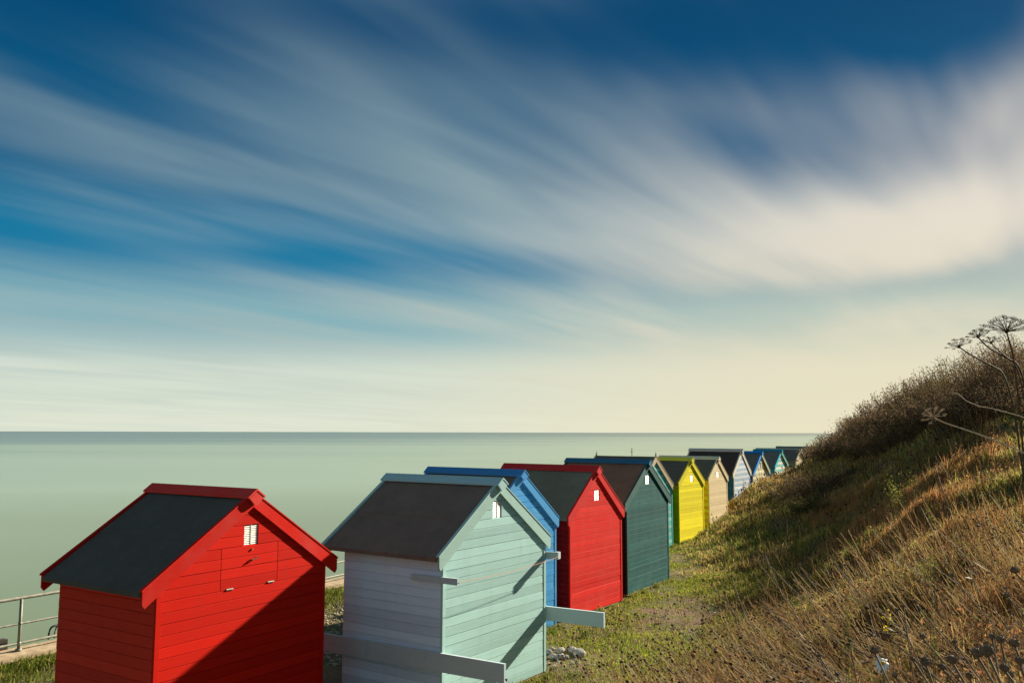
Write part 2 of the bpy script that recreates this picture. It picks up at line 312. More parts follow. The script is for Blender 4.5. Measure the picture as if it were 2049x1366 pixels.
# ------------------------------------------------------------------ sea and sea wall
SEA_Z = -3.2
def build_sea():
    m, nt, b = nodes('calm_sea'); N = nt.nodes.new; L = nt.links.new
    tc = N('ShaderNodeTexCoord'); mp = N('ShaderNodeMapping'); mp.inputs['Rotation'].default_value = (0, 0, R(-8)); mp.inputs['Scale'].default_value = (.0012, .012, 1); L(tc.outputs['Object'], mp.inputs['Vector'])
    n = N('ShaderNodeTexNoise'); n.inputs['Scale'].default_value = 1; n.inputs['Detail'].default_value = 5; L(mp.outputs[0], n.inputs['Vector'])
    mr = N('ShaderNodeMapRange'); mr.inputs['From Min'].default_value = .35; mr.inputs['From Max'].default_value = .65; L(n.outputs['Fac'], mr.inputs['Value'])
    # turbid shallow water by the shore, deeper and darker further out
    sp = N('ShaderNodeVectorMath'); sp.operation = 'DOT_PRODUCT'; sp.inputs[1].default_value = (-Q_DIR[0], -Q_DIR[1], 0); L(tc.outputs['Object'], sp.inputs[0])
    lg = N('ShaderNodeMath'); lg.operation = 'LOGARITHM'; lg.inputs[1].default_value = 10; L(sp.outputs['Value'], lg.inputs[0])
    ad = N('ShaderNodeMath'); ad.operation = 'MULTIPLY_ADD'; L(mr.outputs[0], ad.inputs[0]); ad.inputs[1].default_value = .38; L(lg.outputs[0], ad.inputs[2])
    dv = N('ShaderNodeMath'); dv.operation = 'DIVIDE'; L(ad.outputs[0], dv.inputs[0]); dv.inputs[1].default_value = 5.0
    mx = N('ShaderNodeValToRGB'); cr = mx.color_ramp
    st = [(.24, (.125, .138, .045)), (.36, (.190, .225, .110)), (.46, (.258, .325, .208)), (.53, (.212, .280, .188)), (.60, (.065, .108, .082)), (.95, (.045, .082, .062))]
    while len(cr.elements) < len(st): cr.elements.new(.5)
    for e_, (p_, c_) in zip(cr.elements, st): e_.position = p_; e_.color = (*c_, 1)
    L(dv.outputs[0], mx.inputs[0])
    L(mx.outputs[0], b.inputs['Base Color']); b.inputs['Roughness'].default_value = .22; b.inputs['IOR'].default_value = 1.33
    b.inputs['Specular IOR Level'].default_value = .5
    mb = MB(); ds = [-400, -30, 60, 300, 1500, 8000, 40000]
    qs = [-14.2, -40, -120, -500, -3000, -40000]
    V = []; Fc = []
    for s in ds:
        for q in qs: x, y = sq_to_xy(s, q); V.append((x, y, SEA_Z))
    nq = len(qs)
    for i in range(len(ds)-1):
        for j in range(nq-1): Fc.append((i*nq+j, (i+1)*nq+j, (i+1)*nq+j+1, i*nq+j+1))
    # and round behind the headland so that the horizon carries on to the right
    k = len(V); V += [(*sq_to_xy(300, -14.2), SEA_Z), (*sq_to_xy(40000, -14.2), SEA_Z), (*sq_to_xy(40000, 40000), SEA_Z), (*sq_to_xy(300, 40000), SEA_Z)]
    Fc.append((k, k+3, k+2, k+1))
    tag(link('sea', mesh('sea', V, Fc), None, m), kind='structure')
build_sea()
def conc():
    m = simple('weathered_concrete', (.36, .27, .17), .9, var=.28, scale=7, spec=.2, bump=.5); return m
M_CONC = conc()
def rot_sq(o): o.rotation_euler = (0, 0, math.atan2(S_DIR[1], S_DIR[0]))   # local x along promenade, local y towards the sea
def build_seawall():
    root = empty('sea_wall', (0, 0, 0)); rot_sq(root)
    tag(root, 'low beige concrete sea wall running behind the huts along the water', 'wall')
    mb = MB(); mb.box((-40, 13.80, -3.6), (140, 14.30, -.04)); mb.build('wall_body', M_CONC, root)
    rnd = random.Random(3); s = -20.0; proto = None
    c = MB(); c.box((.004, 13.72, -.038), (2.396, 14.36, .035))
    me = mesh('coping_slab', c.v, c.f); me.materials.append(M_CONC)
    while s < 60:
        o = link('coping_slab', me, root); o.location = (s, rnd.uniform(-.006, .006), rnd.uniform(-.006, .006)); s += 2.4
build_seawall()
M_RAIL = simple('galvanised_pipe', (.20, .20, .155), .6, .2, var=.3, scale=14)
def build_railing():
    root = empty('railing'); rot_sq(root); tag(root, 'grey tubular metal railing with three rails along the sea wall', 'railing')
    s0 = 8.36; pitch = 2.35; y = 14.08
    p = MB(); p.tube([(0, 0, .03), (0, 0, .86)], .026, 8); p.tube([(0, 0, .03), (0, 0, .075)], .05, 8)
    p.blob((0, 0, .47), .036, 1, 0); p.blob((0, 0, .16), .036, 1, 0)
    pm = mesh('post', p.v, p.f, True); pm.materials.append(M_RAIL)
    for k in range(-6, 16):
        o = link('post', pm, root); o.location = (s0+k*pitch, y, 0)
    for z, r in ((.88, .030), (.47, .019), (.16, .022)):
        mb = MB(); mb.tube([(s0-6*pitch-1+i*2.0, y, z+.004*math.sin(i*2.1)) for i in range(29)], r, 8); mb.build('rail', M_RAIL, root, True)
build_railing()
M_IRON = simple('dark_iron', (.03, .03, .032), .5, .6, var=.3)
def build_wall_things():
    x, y = -7.96, 15.08; s, q = xy_to_sq(x, y)
    root = empty('ladder_handrail', (x, y, .035)); rot_sq(root); tag(root, 'small dark hooped ladder handrail on sea wall beside the red hut', 'handrail')
    for dx in (0.0, .11):
        mb = MB(); pts = [(dx, 0, 0), (dx+.005, 0, .10), (dx+.02, 0, .16), (dx+.05, 0, .195), (dx+.10, 0, .205), (dx+.6, 0.06, .205)]
        mb.tube(pts, .017, 8); mb.build('hoop', M_IRON if dx == 0 else M_RAIL, root, True)
    x, y = -8.36, 14.33
    mb = MB(); mb.box((-.10, -.07, 0), (.10, .07, .085)); mb.box((-.10, -.07, .088), (.095, .066, .165))
    o = mb.build('timber_block', simple('dark_timber', (.03, .022, .016), .9, var=.4, scale=30)); o.location = (x, y, .036); rot_sq(o)
    tag(o, 'dark timber block on the sea wall at the left edge', 'block')
build_wall_things()

# ------------------------------------------------------------------ beach huts
M_BEARER = simple('bare_timber', (.36, .25, .13), .85, var=.3, scale=18, bump=.3)
M_VENT = simple('white_plastic', (.76, .72, .62), .45, var=.05)
M_DARK = simple('slat_shade_black', (.012, .012, .012), .9)
M_STEEL = simple('galvanised_steel', (.36, .32, .27), .4, .7)
M_RUST = simple('rusty_iron', (.12, .06, .03), .8, .3, var=.5, scale=60)
def profile(z0, z1):
    return [(-.004, z0), (.0205, z0), (.0190, z1-.010), (.0145, z1-.006), (.009, z1-.0025), (.006, z1-.001), (-.004, z1-.001)]
def make_hut(name, label, h, cols, group='beach huts in a row along the promenade', vent=None, rows=17, detail=True, hatch=None):
    x, y, a, zb, w, d, hw, ri, e, o, o2 = h
    o = max(o, .050) if o < .08 else o; o2 = max(o2, .06)
    root = empty(name, (x, y, zb), math.pi/2-a); tag(root, label, 'beach hut', group)
    rear, side, barge, bargeR, cap, feltc = cols['rear'], cols['side'], cols['barge'], cols.get('bargeR', cols['barge']), cols['cap'], cols['felt']
    pick = lambda c, k: c[k % len(c)] if isinstance(c, list) else c
    slp = ri/(w/2); ex = hw/rows; J = random.Random(hash(label) % 1000 if False else len(label)*7+int(x*10))
    P = lambda c: c if not isinstance(c, tuple) else paint(c)
    # bearers under the floor
    for vv in (.06, d/2, d-.12):
        mb = MB(); mb.box((.015, vv, G0-.05), (w-.015, vv+.07, -.004)); mb.build('bearer', M_BEARER, root)
    mb = MB(); mb.box((-.012, -.012, -.028), (w+.012, .05, -.002)); mb.build('floor_edge', M_BEARER, root)
    # body
    pent = lambda v: [(0.0, v, .0), (w, v, 0.0), (w, v, hw), (w/2, v, hw+ri-.004), (0, v, hw)]
    mb = MB(); mb.prism(pent(0.0), pent(d)); wall = mb.build('wall', P(pick(rear, 0)), root)
    # rear boards (facing the bank)
    ub = lambda z: max(0.0, (z-hw)/slp)
    k = 0; vent_rect = None
    if vent: vr0 = round((vent[1]-.11)/ex); vent_rect = (vent[0]-.105, vent[0]+.105, vr0, vr0+2)
    hroot = None
    if hatch:
        hroot = empty('hatch', (0, 0, 0)); hroot.parent = root
    while True:
        z0 = k*ex; z1 = z0+ex
        if z0 > hw+ri-.09: break
        z1 = min(z1, hw+ri-.03)
        segs = [(None, None, root)]
        if vent_rect and vent_rect[2] <= k < vent_rect[3]: segs = [(None, vent_rect[0], root), (vent_rect[1], None, root)]
        if hatch and hatch[2] <= k < hatch[3]: segs = [(None, hatch[0]-.004, root), (hatch[0]+.004, hatch[1]-.004, hroot), (hatch[1]+.004, None, root)]
        jit = J.uniform(-.0015, .0015)
        for ua, uc, par in segs:
            prof = profile(z0, z1); A = []; B = []
            for t, zz in prof:
                lo = ub(zz)+(.031 if zz < hw-.1 else 0.0); hi = w-lo
                A.append((lo if ua is None else ua, -t-jit, zz)); B.append((hi if uc is None else uc, -t-jit, zz))
            mb = MB(); mb.prism(A, B); mb.build('board', P(pick(rear, k)), wall if par is root else hroot)
        k += 1
    # side boards, both sides share two meshes
    meshes = {}
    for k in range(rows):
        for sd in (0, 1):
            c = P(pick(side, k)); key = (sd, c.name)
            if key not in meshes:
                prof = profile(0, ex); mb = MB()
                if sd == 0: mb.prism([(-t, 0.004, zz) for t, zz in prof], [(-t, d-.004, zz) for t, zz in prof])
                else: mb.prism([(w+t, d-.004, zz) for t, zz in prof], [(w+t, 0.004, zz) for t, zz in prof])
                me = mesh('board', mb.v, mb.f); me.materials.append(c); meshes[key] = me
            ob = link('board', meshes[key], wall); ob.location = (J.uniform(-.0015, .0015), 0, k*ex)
    # corner trims
    tm = P(cols.get('trim', pick(rear, 0)))
    for u0, u1 in ((-.026, .030), (w-.030, w+.026)):
        mb = MB(); mb.box((u0, -.027, .0), (u1, .008, hw-.03)); mb.build('corner_trim', tm, root)
    # roof deck and felt
    zt = hw+.05; zr = lambda u: zt+ri-abs(u-w/2)*slp
    roof = None
    ur = lambda sd, f: (-e+(w/2+e)*f) if sd == 0 else (w+e-(w/2+e)*f)      # f 0 at the eave, 1 at the ridge
    fm = felt(feltc)
    mb = MB()
    for sd in (0, 1):
        u0, u1 = ur(sd, .01), ur(sd, 1.0)+(.001 if sd else -.001)
        q = lambda v: [(u0, v, zr(u0)-.05), (u1, v, zr(u1)-.05), (u1, v, zr(u1)-.02), (u0, v, zr(u0)-.02)]
        mb.prism(q(-o+.042), q(d+o2-.042))
    roof = mb.build('roof', M_BEARER, root)
    for sd in (0, 1):
        for f0, f1, up, lip in ((-.004, .53, 0.0, .045), (.47, .995, .0075, .006)):
            u0, u1 = ur(sd, f0), ur(sd, f1)
            q = lambda v: [(u0, v, zr(u0)-.019+up-lip), (u0, v, zr(u0)-.012+up), (u1, v, zr(u1)-.012+up), (u1, v, zr(u1)-.018+up)]
            A, B = q(-o+.041), q(d+o2-.041); mb = MB(); mb.prism(A, B); mb.build('felt_sheet', fm, roof)
    # bargeboards: rear and front gable, two each
    bh = .165
    for gi, (v0, v1) in enumerate(((-o, -o+.027), (d+o2-.027, d+o2))):
        for sd in (0, 1):
            u0 = -e if sd == 0 else w+e; um = w/2-.0012 if sd == 0 else w/2+.0012
            nn = (u0, zr(u0)-bh*.98); mmid = (u0+(.03 if sd == 0 else -.03), zr(u0)-bh*1.10)
            poly = [(u0, zr(u0)), (um, zr(um)), (um, zr(um)-bh), mmid, (u0, zr(u0)-bh*.85)]
            mb = MB(); mb.prism([(u, v0, zz) for u, zz in poly], [(u, v1, zz) for u, zz in poly]); mb.build('bargeboard', P(barge if sd == 0 else bargeR), root)
            # capping batten along the top edge of the bargeboard
            ua, ub2 = u0-(.012 if sd == 0 else -.012), um
            pa = [(ua, zr(ua)+.003), (ub2, zr(ub2)+.003), (ub2, zr(ub2)+.021), (ua, zr(ua)+.021)]
            vv0, vv1 = (v0-.006, v1+.016)
            mb = MB(); mb.prism([(u, vv0, zz) for u, zz in pa], [(u, vv1, zz) for u, zz in pa]); mb.build('batten', P(barge if sd == 0 else bargeR), root)
    # ridge cap
    if cap is not None:
        cw = .125; th = .022
        ch = lambda v: [(w/2-cw, v, zr(w/2-cw)+.022), (w/2, v, zr(w/2)+.028), (w/2+cw, v, zr(w/2+cw)+.022), (w/2+cw, v, zr(w/2+cw)+.022+th), (w/2, v, zr(w/2)+.030+th), (w/2-cw, v, zr(w/2-cw)+.022+th)]
        mb = MB(); mb.prism(ch(-o-.055), ch(d+o2+.05)); mb.build('ridge_cap', P(cap), root)
        # end blocks closing the cap
        for v0, v1 in ((-o-.050, -o-.013), (d+o2+.013, d+o2+.045)):
            tri = [(w/2-cw+.02, zr(w/2-cw+.02)+.012), (w/2, zr(w/2)+.020), (w/2+cw-.02, zr(w/2+cw-.02)+.012), (w/2+.025, zr(w/2+cw)-.055), (w/2-.025, zr(w/2-cw)-.055)]
            mb = MB(); mb.prism([(u, v0, zz) for u, zz in tri], [(u, v1, zz) for u, zz in tri]); mb.build('ridge_end', P(cap), root)
    if vent_rect:
        u0, u1 = vent_rect[0], vent_rect[1]; za, zb2 = vent_rect[2]*ex, vent_rect[3]*ex
        mb = MB(); mb.box((u0-.002, -.0022, za-.002), (u1+.002, .004, zb2+.002)); vo = mb.build('vent', M_DARK, root)  # near-black plate paints in the shade between the shallow slats
        n = 11; st = (zb2-za-.012)/n
        for i in range(n):
            zz = za+.006+i*st; mb = MB()
            mb.prism([(u0+.006, -.004, zz+st*.74), (u0+.006, -.013, zz), (u0+.006, -.0105, zz), (u0+.006, -.0025, zz+st*.64)], [(u1-.006, -.004, zz+st*.74), (u1-.006, -.013, zz), (u1-.006, -.0105, zz), (u1-.006, -.0025, zz+st*.64)])
            mb.build('louvre', M_VENT, vo)
        mb = MB(); mb.box(((u0+u1)/2-.007, -.0150, za+.004), ((u0+u1)/2+.007, -.0045, zb2-.004)); mb.build('mullion', M_VENT, vo)
    return root, dict(w=w, d=d, hw=hw, ri=ri, slp=slp, zr=zr, ex=ex, o=o, o2=o2, hatch=hroot)

RED = (.53, .010, .003); RED2 = (.66, .016, .010); AQUA = (.365, .57, .55); BLUE = (.05, .27, .58); GREEN = (.015, .082, .080); DKBLUE = (.03, .13, .27)
HUTS = {
 0: (-3.760, 9.267, .568, .004, 2.423, 1.817, 2.016, .793, .212, .016, .035),
 1: (-.891, 11.273, .603, .015, 2.433, 1.771, 2.016, .816, .130, 0, .33),
 2: (-.496, 14.600, .617, -.002, 2.266, 2.051, 1.988, .834, .087, .045, .106),
 3: (1.145, 17.083, .614, -.002, 2.112, 2.198, 1.968, .834, .119, .03, .112),
 4: (2.575, 19.407, .554, .010, 2.462, 2.021, 2.043, .80, .159, .002, .105),
 5: (3.845, 26.062, .656, -.009, 2.131, 2.062, 1.94, .862, .085, 0, .106),
 6: (5.433, 28.029, .643, -.008, 1.856, 2.0, 1.971, .701, .073, .025, .072),
 7: (7.058, 30.855, .602, -.007, 1.784, 2.141, 1.972, .658, .093, .037, .11),
 8: (9.184, 35.586, .578, -.003, 2.05, 2.154, 1.996, .816, .176, 0, .11),
 9: (11.06, 39.47, .543, -.44, 2.554, 2.7, 2.268, .797, .185, .11, .13),
 10: (13.622, 44.523, .582, -.041, 2.152, 1.30, 1.985, .673, .174, .088, .072),
 11: (17.407, 52.661, .562, -.004, 2.137, 2.542, 1.998, .531, .137, .101, .126),
 12: (20.6, 59.6, .562, -.03, 2.137, 2.3, 2.02, .55, .137, .101, .126),
}
h0, i0 = make_hut('beach_hut', 'nearest red beach hut with a square hatch in its back wall', HUTS[0],
    dict(rear=paint(RED, (.50, .016, .006), .5), side=paint((.64, .040, .020), (.5, .03, .015), .3), barge=RED, cap=(.60, .04, .03), felt=(0.083, 0.072, 0.060)), vent=(1.216, 2.36), hatch=(.795, 1.635, 15, 19))  # side red is lifted: missing skylight on that wall put into the colour
h1, i1 = make_hut('beach_hut', 'pale aqua beach hut with long carrying planks sticking out', HUTS[1],
    dict(rear=paint(AQUA, (.31, .50, .44), .5), side=paint((.60, .78, .92), (.54, .68, .78), .35), barge=(.36, .54, .50), cap=(.37, .56, .58), felt=(0.167, 0.119, 0.092)), vent=(1.185, 2.51))  # side is the rear's paint made paler and bluer, skylight painted in
h2, i2 = make_hut('beach_hut', 'bright blue beach hut half hidden behind the aqua hut', HUTS[2],
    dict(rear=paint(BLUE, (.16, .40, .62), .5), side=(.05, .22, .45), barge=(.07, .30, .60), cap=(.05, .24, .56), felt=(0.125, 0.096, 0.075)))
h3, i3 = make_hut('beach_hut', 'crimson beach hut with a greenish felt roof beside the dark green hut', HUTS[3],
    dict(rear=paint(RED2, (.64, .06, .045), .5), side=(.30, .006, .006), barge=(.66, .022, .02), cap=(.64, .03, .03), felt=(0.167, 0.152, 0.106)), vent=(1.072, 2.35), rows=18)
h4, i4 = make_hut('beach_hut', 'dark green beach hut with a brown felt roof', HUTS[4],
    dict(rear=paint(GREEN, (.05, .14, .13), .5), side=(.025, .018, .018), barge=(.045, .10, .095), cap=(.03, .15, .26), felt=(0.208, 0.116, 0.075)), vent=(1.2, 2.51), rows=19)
h5, i5 = make_hut('beach_hut', 'turquoise beach hut with cream bargeboards, finials and a weather vane', HUTS[5],
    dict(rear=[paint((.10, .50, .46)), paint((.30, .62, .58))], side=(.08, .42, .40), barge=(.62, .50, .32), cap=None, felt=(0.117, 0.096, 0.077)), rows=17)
h6, i6 = make_hut('beach_hut', 'bright yellow beach hut with a lime green side', HUTS[6],
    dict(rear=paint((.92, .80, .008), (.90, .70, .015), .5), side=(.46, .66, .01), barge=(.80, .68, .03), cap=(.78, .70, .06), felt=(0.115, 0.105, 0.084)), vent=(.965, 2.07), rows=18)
h7, i7 = make_hut('beach_hut', 'cream beach hut with orange and yellow striped side boards', HUTS[7],
    dict(rear=paint((.70, .56, .33), (.62, .50, .32), .6), side=[paint((.80, .36, .01)), paint((.88, .58, .015))], barge=(.76, .62, .38), cap=(.74, .66, .50), felt=(0.115, 0.108, 0.086)), vent=(.884, 2.05), rows=18)
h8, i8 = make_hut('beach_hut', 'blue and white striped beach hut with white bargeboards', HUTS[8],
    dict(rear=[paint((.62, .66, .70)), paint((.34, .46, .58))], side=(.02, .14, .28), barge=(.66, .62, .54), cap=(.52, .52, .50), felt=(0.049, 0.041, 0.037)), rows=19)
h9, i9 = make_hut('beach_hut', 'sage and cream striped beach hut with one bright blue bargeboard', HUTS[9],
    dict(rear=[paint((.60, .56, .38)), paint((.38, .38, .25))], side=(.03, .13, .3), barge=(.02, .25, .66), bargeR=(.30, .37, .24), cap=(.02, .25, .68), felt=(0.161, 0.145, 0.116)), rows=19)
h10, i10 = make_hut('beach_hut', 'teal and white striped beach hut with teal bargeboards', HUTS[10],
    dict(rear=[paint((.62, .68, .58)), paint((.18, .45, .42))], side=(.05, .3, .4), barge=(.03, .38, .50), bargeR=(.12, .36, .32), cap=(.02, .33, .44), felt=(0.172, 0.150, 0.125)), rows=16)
h11, i11 = make_hut('beach_hut', 'pale grey cream beach hut farthest with its gable showing above the grass', HUTS[11],
    dict(rear=[paint((.55, .47, .30)), paint((.42, .36, .24))], side=(.3, .28, .2), barge=(.45, .40, .30), cap=(.46, .46, .40), felt=(0.141, 0.120, 0.100)), rows=14)
h12, i12 = make_hut('beach_hut', 'last beach hut, only its green grey roof showing behind the bush', HUTS[12],
    dict(rear=paint((.30, .36, .26)), side=(.2, .26, .2), barge=(.30, .34, .26), cap=(.22, .27, .20), felt=(0.167, 0.160, 0.106)), rows=14)
# hut 0: hatch fittings
mb = MB(); mb.tube([(1.20, -.024, 2.075), (1.215, -.05, 2.080), (1.29, -.052, 2.098), (1.305, -.024, 2.100)], .008, 6); mb.build('hatch_handle', M_RUST, i0['hatch'])
mb = MB(); mb.tube([(1.233, -.02, 2.20), (1.233, -.034, 2.20)], .012, 8); mb.build('hatch_eye', simple('brass', (.45, .25, .06), .4, .7), i0['hatch'])
for uu in (.925, 1.533):
    mb = MB(); mb.box((uu-.045, -.0255, 1.768), (uu+.045, -.0215, 1.792)); mb.tube([(uu-.048, -.026, 1.780), (uu+.048, -.026, 1.780)], .006, 6); mb.build('hinge', M_STEEL, i0['hatch'])
# hut 1: carrying planks and the rope between them
M_PLANK = paint((.46, .57, .60), (.44, .49, .50), .4)
def plank(u0, u1, v0, v1, za0, zb0, za1, zb1, hut, name='carrying_plank'):
    mb = MB(); q = lambda v, a, b: [(u0, v, a), (u1, v, a), (u1, v, b), (u0, v, b)]
    mb.prism(q(v0, za0, zb0), q(v1, za1, zb1)); return mb.build(name, M_PLANK, hut)
plank(-.064, -.022, -1.02, 2.30, .556, .786, .492, .733, h1)
plank(-.060, -.022, -.288, .493, 1.637, 1.722, 1.635, 1.705, h1)
plank(2.433+.022, 2.433+.064, -1.02, 2.2, .752, .966, .72, .90, h1)
plank(2.433+.022, 2.433+.060, -.247, .5, 1.660, 1.767, 1.64, 1.73, h1)
mb = MB(); mb.box((2.433+.062, -.245, 1.665), (2.433+.10, -.19, 1.765)); mb.build('plank_cleat', paint((.62, .66, .64)), h1)
M_ROPE = simple('orange_rope', (.62, .24, .13), .8)
a0, a1 = Vector((-.03, -.294, 1.675)), Vector((2.433+.04, -.253, 1.70))
mb = MB(); mb.tube([a0.lerp(a1, t)+Vector((0, 0, -.035*(1-(2*t-1)**2))) for t in [i/14 for i in range(15)]], .0030, 5); ro = mb.build('rope', M_ROPE, h1)
# hut 5: finials and weather vane
W5, D5 = i5['w'], i5['d']; zt5 = i5['zr'](W5/2)
for v in (-i5['o']+.02, D5+i5['o2']-.02):
    mb = MB(); mb.prism([(W5/2-.03, v-.02, zt5-.18), (W5/2+.03, v-.02, zt5-.18), (W5/2+.012, v-.02, zt5+.04), (W5/2, v, zt5+.15), (W5/2-.012, v-.02, zt5+.04)], [(W5/2-.03, v+.02, zt5-.18), (W5/2+.03, v+.02, zt5-.18), (W5/2+.012, v+.02, zt5+.04), (W5/2, v+.001, zt5+.151), (W5/2-.012, v+.02, zt5+.04)])
    mb.build('finial', paint((.55, .42, .26)), h5)
v = D5*.40
vane = empty('weather_vane', (W5/2, v, zt5)); vane.parent = h5
mb = MB(); mb.tube([(0, 0, -.03), (0, 0, .22)], .010, 6); mb.blob((0, 0, .13), .018, 1, 0); mb.build('post', M_IRON, vane)
mb = MB()
for ang in (0, 90): c, s_ = math.cos(R(ang+45)), math.sin(R(ang+45)); mb.tube([(-.055*c, -.055*s_, .13), (.055*c, .055*s_, .13)], .006, 5)
mb.build('compass_arm', M_IRON, vane)
cock = [(-.055, .19), (-.03, .185), (0, .175), (.02, .19), (.035, .215), (.05, .225), (.038, .24), (.025, .262), (.012, .245), (.005, .222), (-.02, .212), (-.045, .245), (-.062, .235)]
mb = MB(); mb.prism([(u*.9, -.006, zz) for u, zz in cock], [(u*.9, .006, zz) for u, zz in cock]); mb.build('cockerel', M_IRON, vane)
vane.rotation_euler = (0, 0, R(35))
# far huts: white gable ornaments
def ornament(hut, inf, uc, zc, hgt, wd):
    mb = MB(); mb.box((uc-.055, -.045, zc-hgt/2), (uc+.055, -.022, zc+hgt*.40)); mb.box((uc-wd/2, -.046, zc+.02), (uc+wd/2, -.0225, zc+.10))
    mb.prism([(uc-.12, -.047, zc+hgt*.36), (uc+.12, -.047, zc+hgt*.36), (uc, -.047, zc+hgt*.62)], [(uc-.12, -.023, zc+hgt*.36), (uc+.12, -.023, zc+hgt*.36), (uc, -.023, zc+hgt*.62)])
    mb.build('gable_ornament', M_VENT, hut)
ornament(h9, i9, 1.45, 2.60, .40, .42); ornament(h11, i11, 1.4, 2.13, .26, .2)

# ------------------------------------------------------------------ vegetation helpers
def vnoise(x, y, sc, seed=0):
    x = np.asarray(x)*sc+seed*17.13; y = np.asarray(y)*sc+seed*9.71
    xi = np.floor(x).astype(int); yi = np.floor(y).astype(int); fx = x-xi; fy = y-yi
    fx = fx*fx*(3-2*fx); fy = fy*fy*(3-2*fy)
    def h(a, b):
        v = np.sin(a*127.1+b*311.7+seed*53.3)*43758.5453; return v-np.floor(v)
    return (h(xi, yi)*(1-fx)+h(xi+1, yi)*fx)*(1-fy)+(h(xi, yi+1)*(1-fx)+h(xi+1, yi+1)*fx)*fy
def fbm(x, y, sc, seed=0): return .55*vnoise(x, y, sc, seed)+.3*vnoise(x, y, sc*2.1, seed+1)+.15*vnoise(x, y, sc*4.3, seed+2)
def fast_mesh(name, V, T, C=None):
    """triangle soup with a colour per vertex"""
    V = np.ascontiguousarray(V, np.float32); T = np.ascontiguousarray(T, np.int32)
    me = bpy.data.meshes.new(name); me.vertices.add(len(V)); me.vertices.foreach_set('co', V.ravel())
    me.loops.add(T.size); me.loops.foreach_set('vertex_index', T.ravel())
    me.polygons.add(len(T)); me.polygons.foreach_set('loop_start', np.arange(0, T.size, 3, dtype=np.int32))
    if C is not None:
        at_ = me.color_attributes.new('tint', 'FLOAT_COLOR', 'POINT')
        cc = np.ones((len(V), 4), np.float32); cc[:, :3] = C; at_.data.foreach_set('color', cc.ravel())
    me.update(calc_edges=True); return me
def plant_material(name, trans=.35, rough=.6):
    m, nt, b = nodes(name); N = nt.nodes.new; L = nt.links.new; rough = max(rough, .8)
    at_ = N('ShaderNodeAttribute'); at_.attribute_name = 'tint'
    L(at_.outputs['Color'], b.inputs['Base Color']); b.inputs['Roughness'].default_value = rough; b.inputs['Specular IOR Level'].default_value = .08
    tr = N('ShaderNodeBsdfTranslucent'); L(at_.outputs['Color'], tr.inputs['Color'])
    mx = N('ShaderNodeMixShader'); mx.inputs[0].default_value = trans; L(b.outputs[0], mx.inputs[1]); L(tr.outputs[0], mx.inputs[2])
    L(mx.outputs[0], nt.nodes['Material Output'].inputs['Surface']); return m
M_LEAF = plant_material('leaf_tissue', .4); M_DRY = plant_material('dry_stem', .15, .75)
def blades(P, L, lean, width, col):
    """P (n,3) feet, L lengths, lean (n,2) horizontal travel of the tip per length, width, col (n,3) -> V,T,C"""
    n = len(P); yaw = rng.uniform(0, 2*np.pi, n); w = np.stack([np.cos(yaw), np.sin(yaw), np.zeros(n)], -1)*(width/2)[:, None]
    ln = np.concatenate([lean, np.zeros((n, 1))], 1)
    up = np.sqrt(np.clip(1-(lean**2).sum(1), .08, 1))
    mid = P+ln*(L*.38)[:, None]; mid[:, 2] += L*.58*np.minimum(1, up+.15)
    tip = P+ln*L[:, None]*1.08; tip[:, 2] += L*up*rng.uniform(.45, 1.0, n)
    V = np.stack([P-w, P+w, mid-w*.8, mid+w*.8, tip], 1).reshape(-1, 3)
    b = np.arange(n)[:, None, None]*5; T = (b+np.array([[0, 1, 3], [0, 3, 2], [2, 3, 4]])[None]).reshape(-1, 3)
    return V, T, np.repeat(col, 5, 0)
def leaves(P, size, col, flat=0.0):
    n = len(P); a = rng.normal(size=(n, 3)); a[:, 2] *= (1-flat); a /= np.linalg.norm(a, axis=1)[:, None]
    b = rng.normal(size=(n, 3)); b[:, 2] *= (1-flat); b -= (a*b).sum(1)[:, None]*a; b /= np.linalg.norm(b, axis=1)[:, None]
    l = size[:, None]; V = np.stack([P-a*l*.5, P+b*l*.27, P+a*l*.55, P-b*l*.27], 1).reshape(-1, 3)
    k = np.arange(n)[:, None, None]*4; T = (k+np.array([[0, 1, 2], [0, 2, 3]])[None]).reshape(-1, 3)
    return V, T, np.repeat(col, 4, 0)
def stems(paths, rad, col):
    """paths (n,k,3) -> thin three sided tubes"""
    n, k, _ = paths.shape; t = np.gradient(paths, axis=1); t /= np.linalg.norm(t, axis=2)[..., None]+1e-9
    ref = np.array([.31, .2, .93]); u = np.cross(t, ref); u /= np.linalg.norm(u, axis=2)[..., None]+1e-9; w = np.cross(t, u)
    rr = rad[:, None]*np.linspace(1, .55, k)[None]
    rings = [paths+(u*math.cos(a)+w*math.sin(a))*rr[..., None] for a in (0, 2.094, 4.189)]
    V = np.stack(rings, 2).reshape(-1, 3); T = []
    for j in range(k-1):
        for c in range(3):
            a, b = j*3+c, j*3+(c+1) % 3; T += [[a, b, b+3], [a, b+3, a+3]]
    T = (np.arange(n)[:, None, None]*(k*3)+np.array(T)[None]).reshape(-1, 3)
    return V, T, np.repeat(col, k*3, 0)
def heads(P, rad, col, sub=0, squash=.85, jit=.25):
    iv, itf = np.array(ICO[sub][0]), np.array(ICO[sub][1]); n = len(P)
    V = P[:, None]+iv[None]*rad[:, None, None]*np.array([1, 1, squash])*(1+rng.uniform(-jit, jit, (n, len(iv), 1)))
    T = (np.arange(n)[:, None, None]*len(iv)+itf[None]).reshape(-1, 3)
    return V.reshape(-1, 3), T, np.repeat(col, len(iv), 0)
def merge(parts):
    V = []; T = []; C = []; k = 0
    for v, t, c in parts: V.append(v); T.append(t+k); C.append(c); k += len(v)
    return np.concatenate(V), np.concatenate(T), np.concatenate(C)
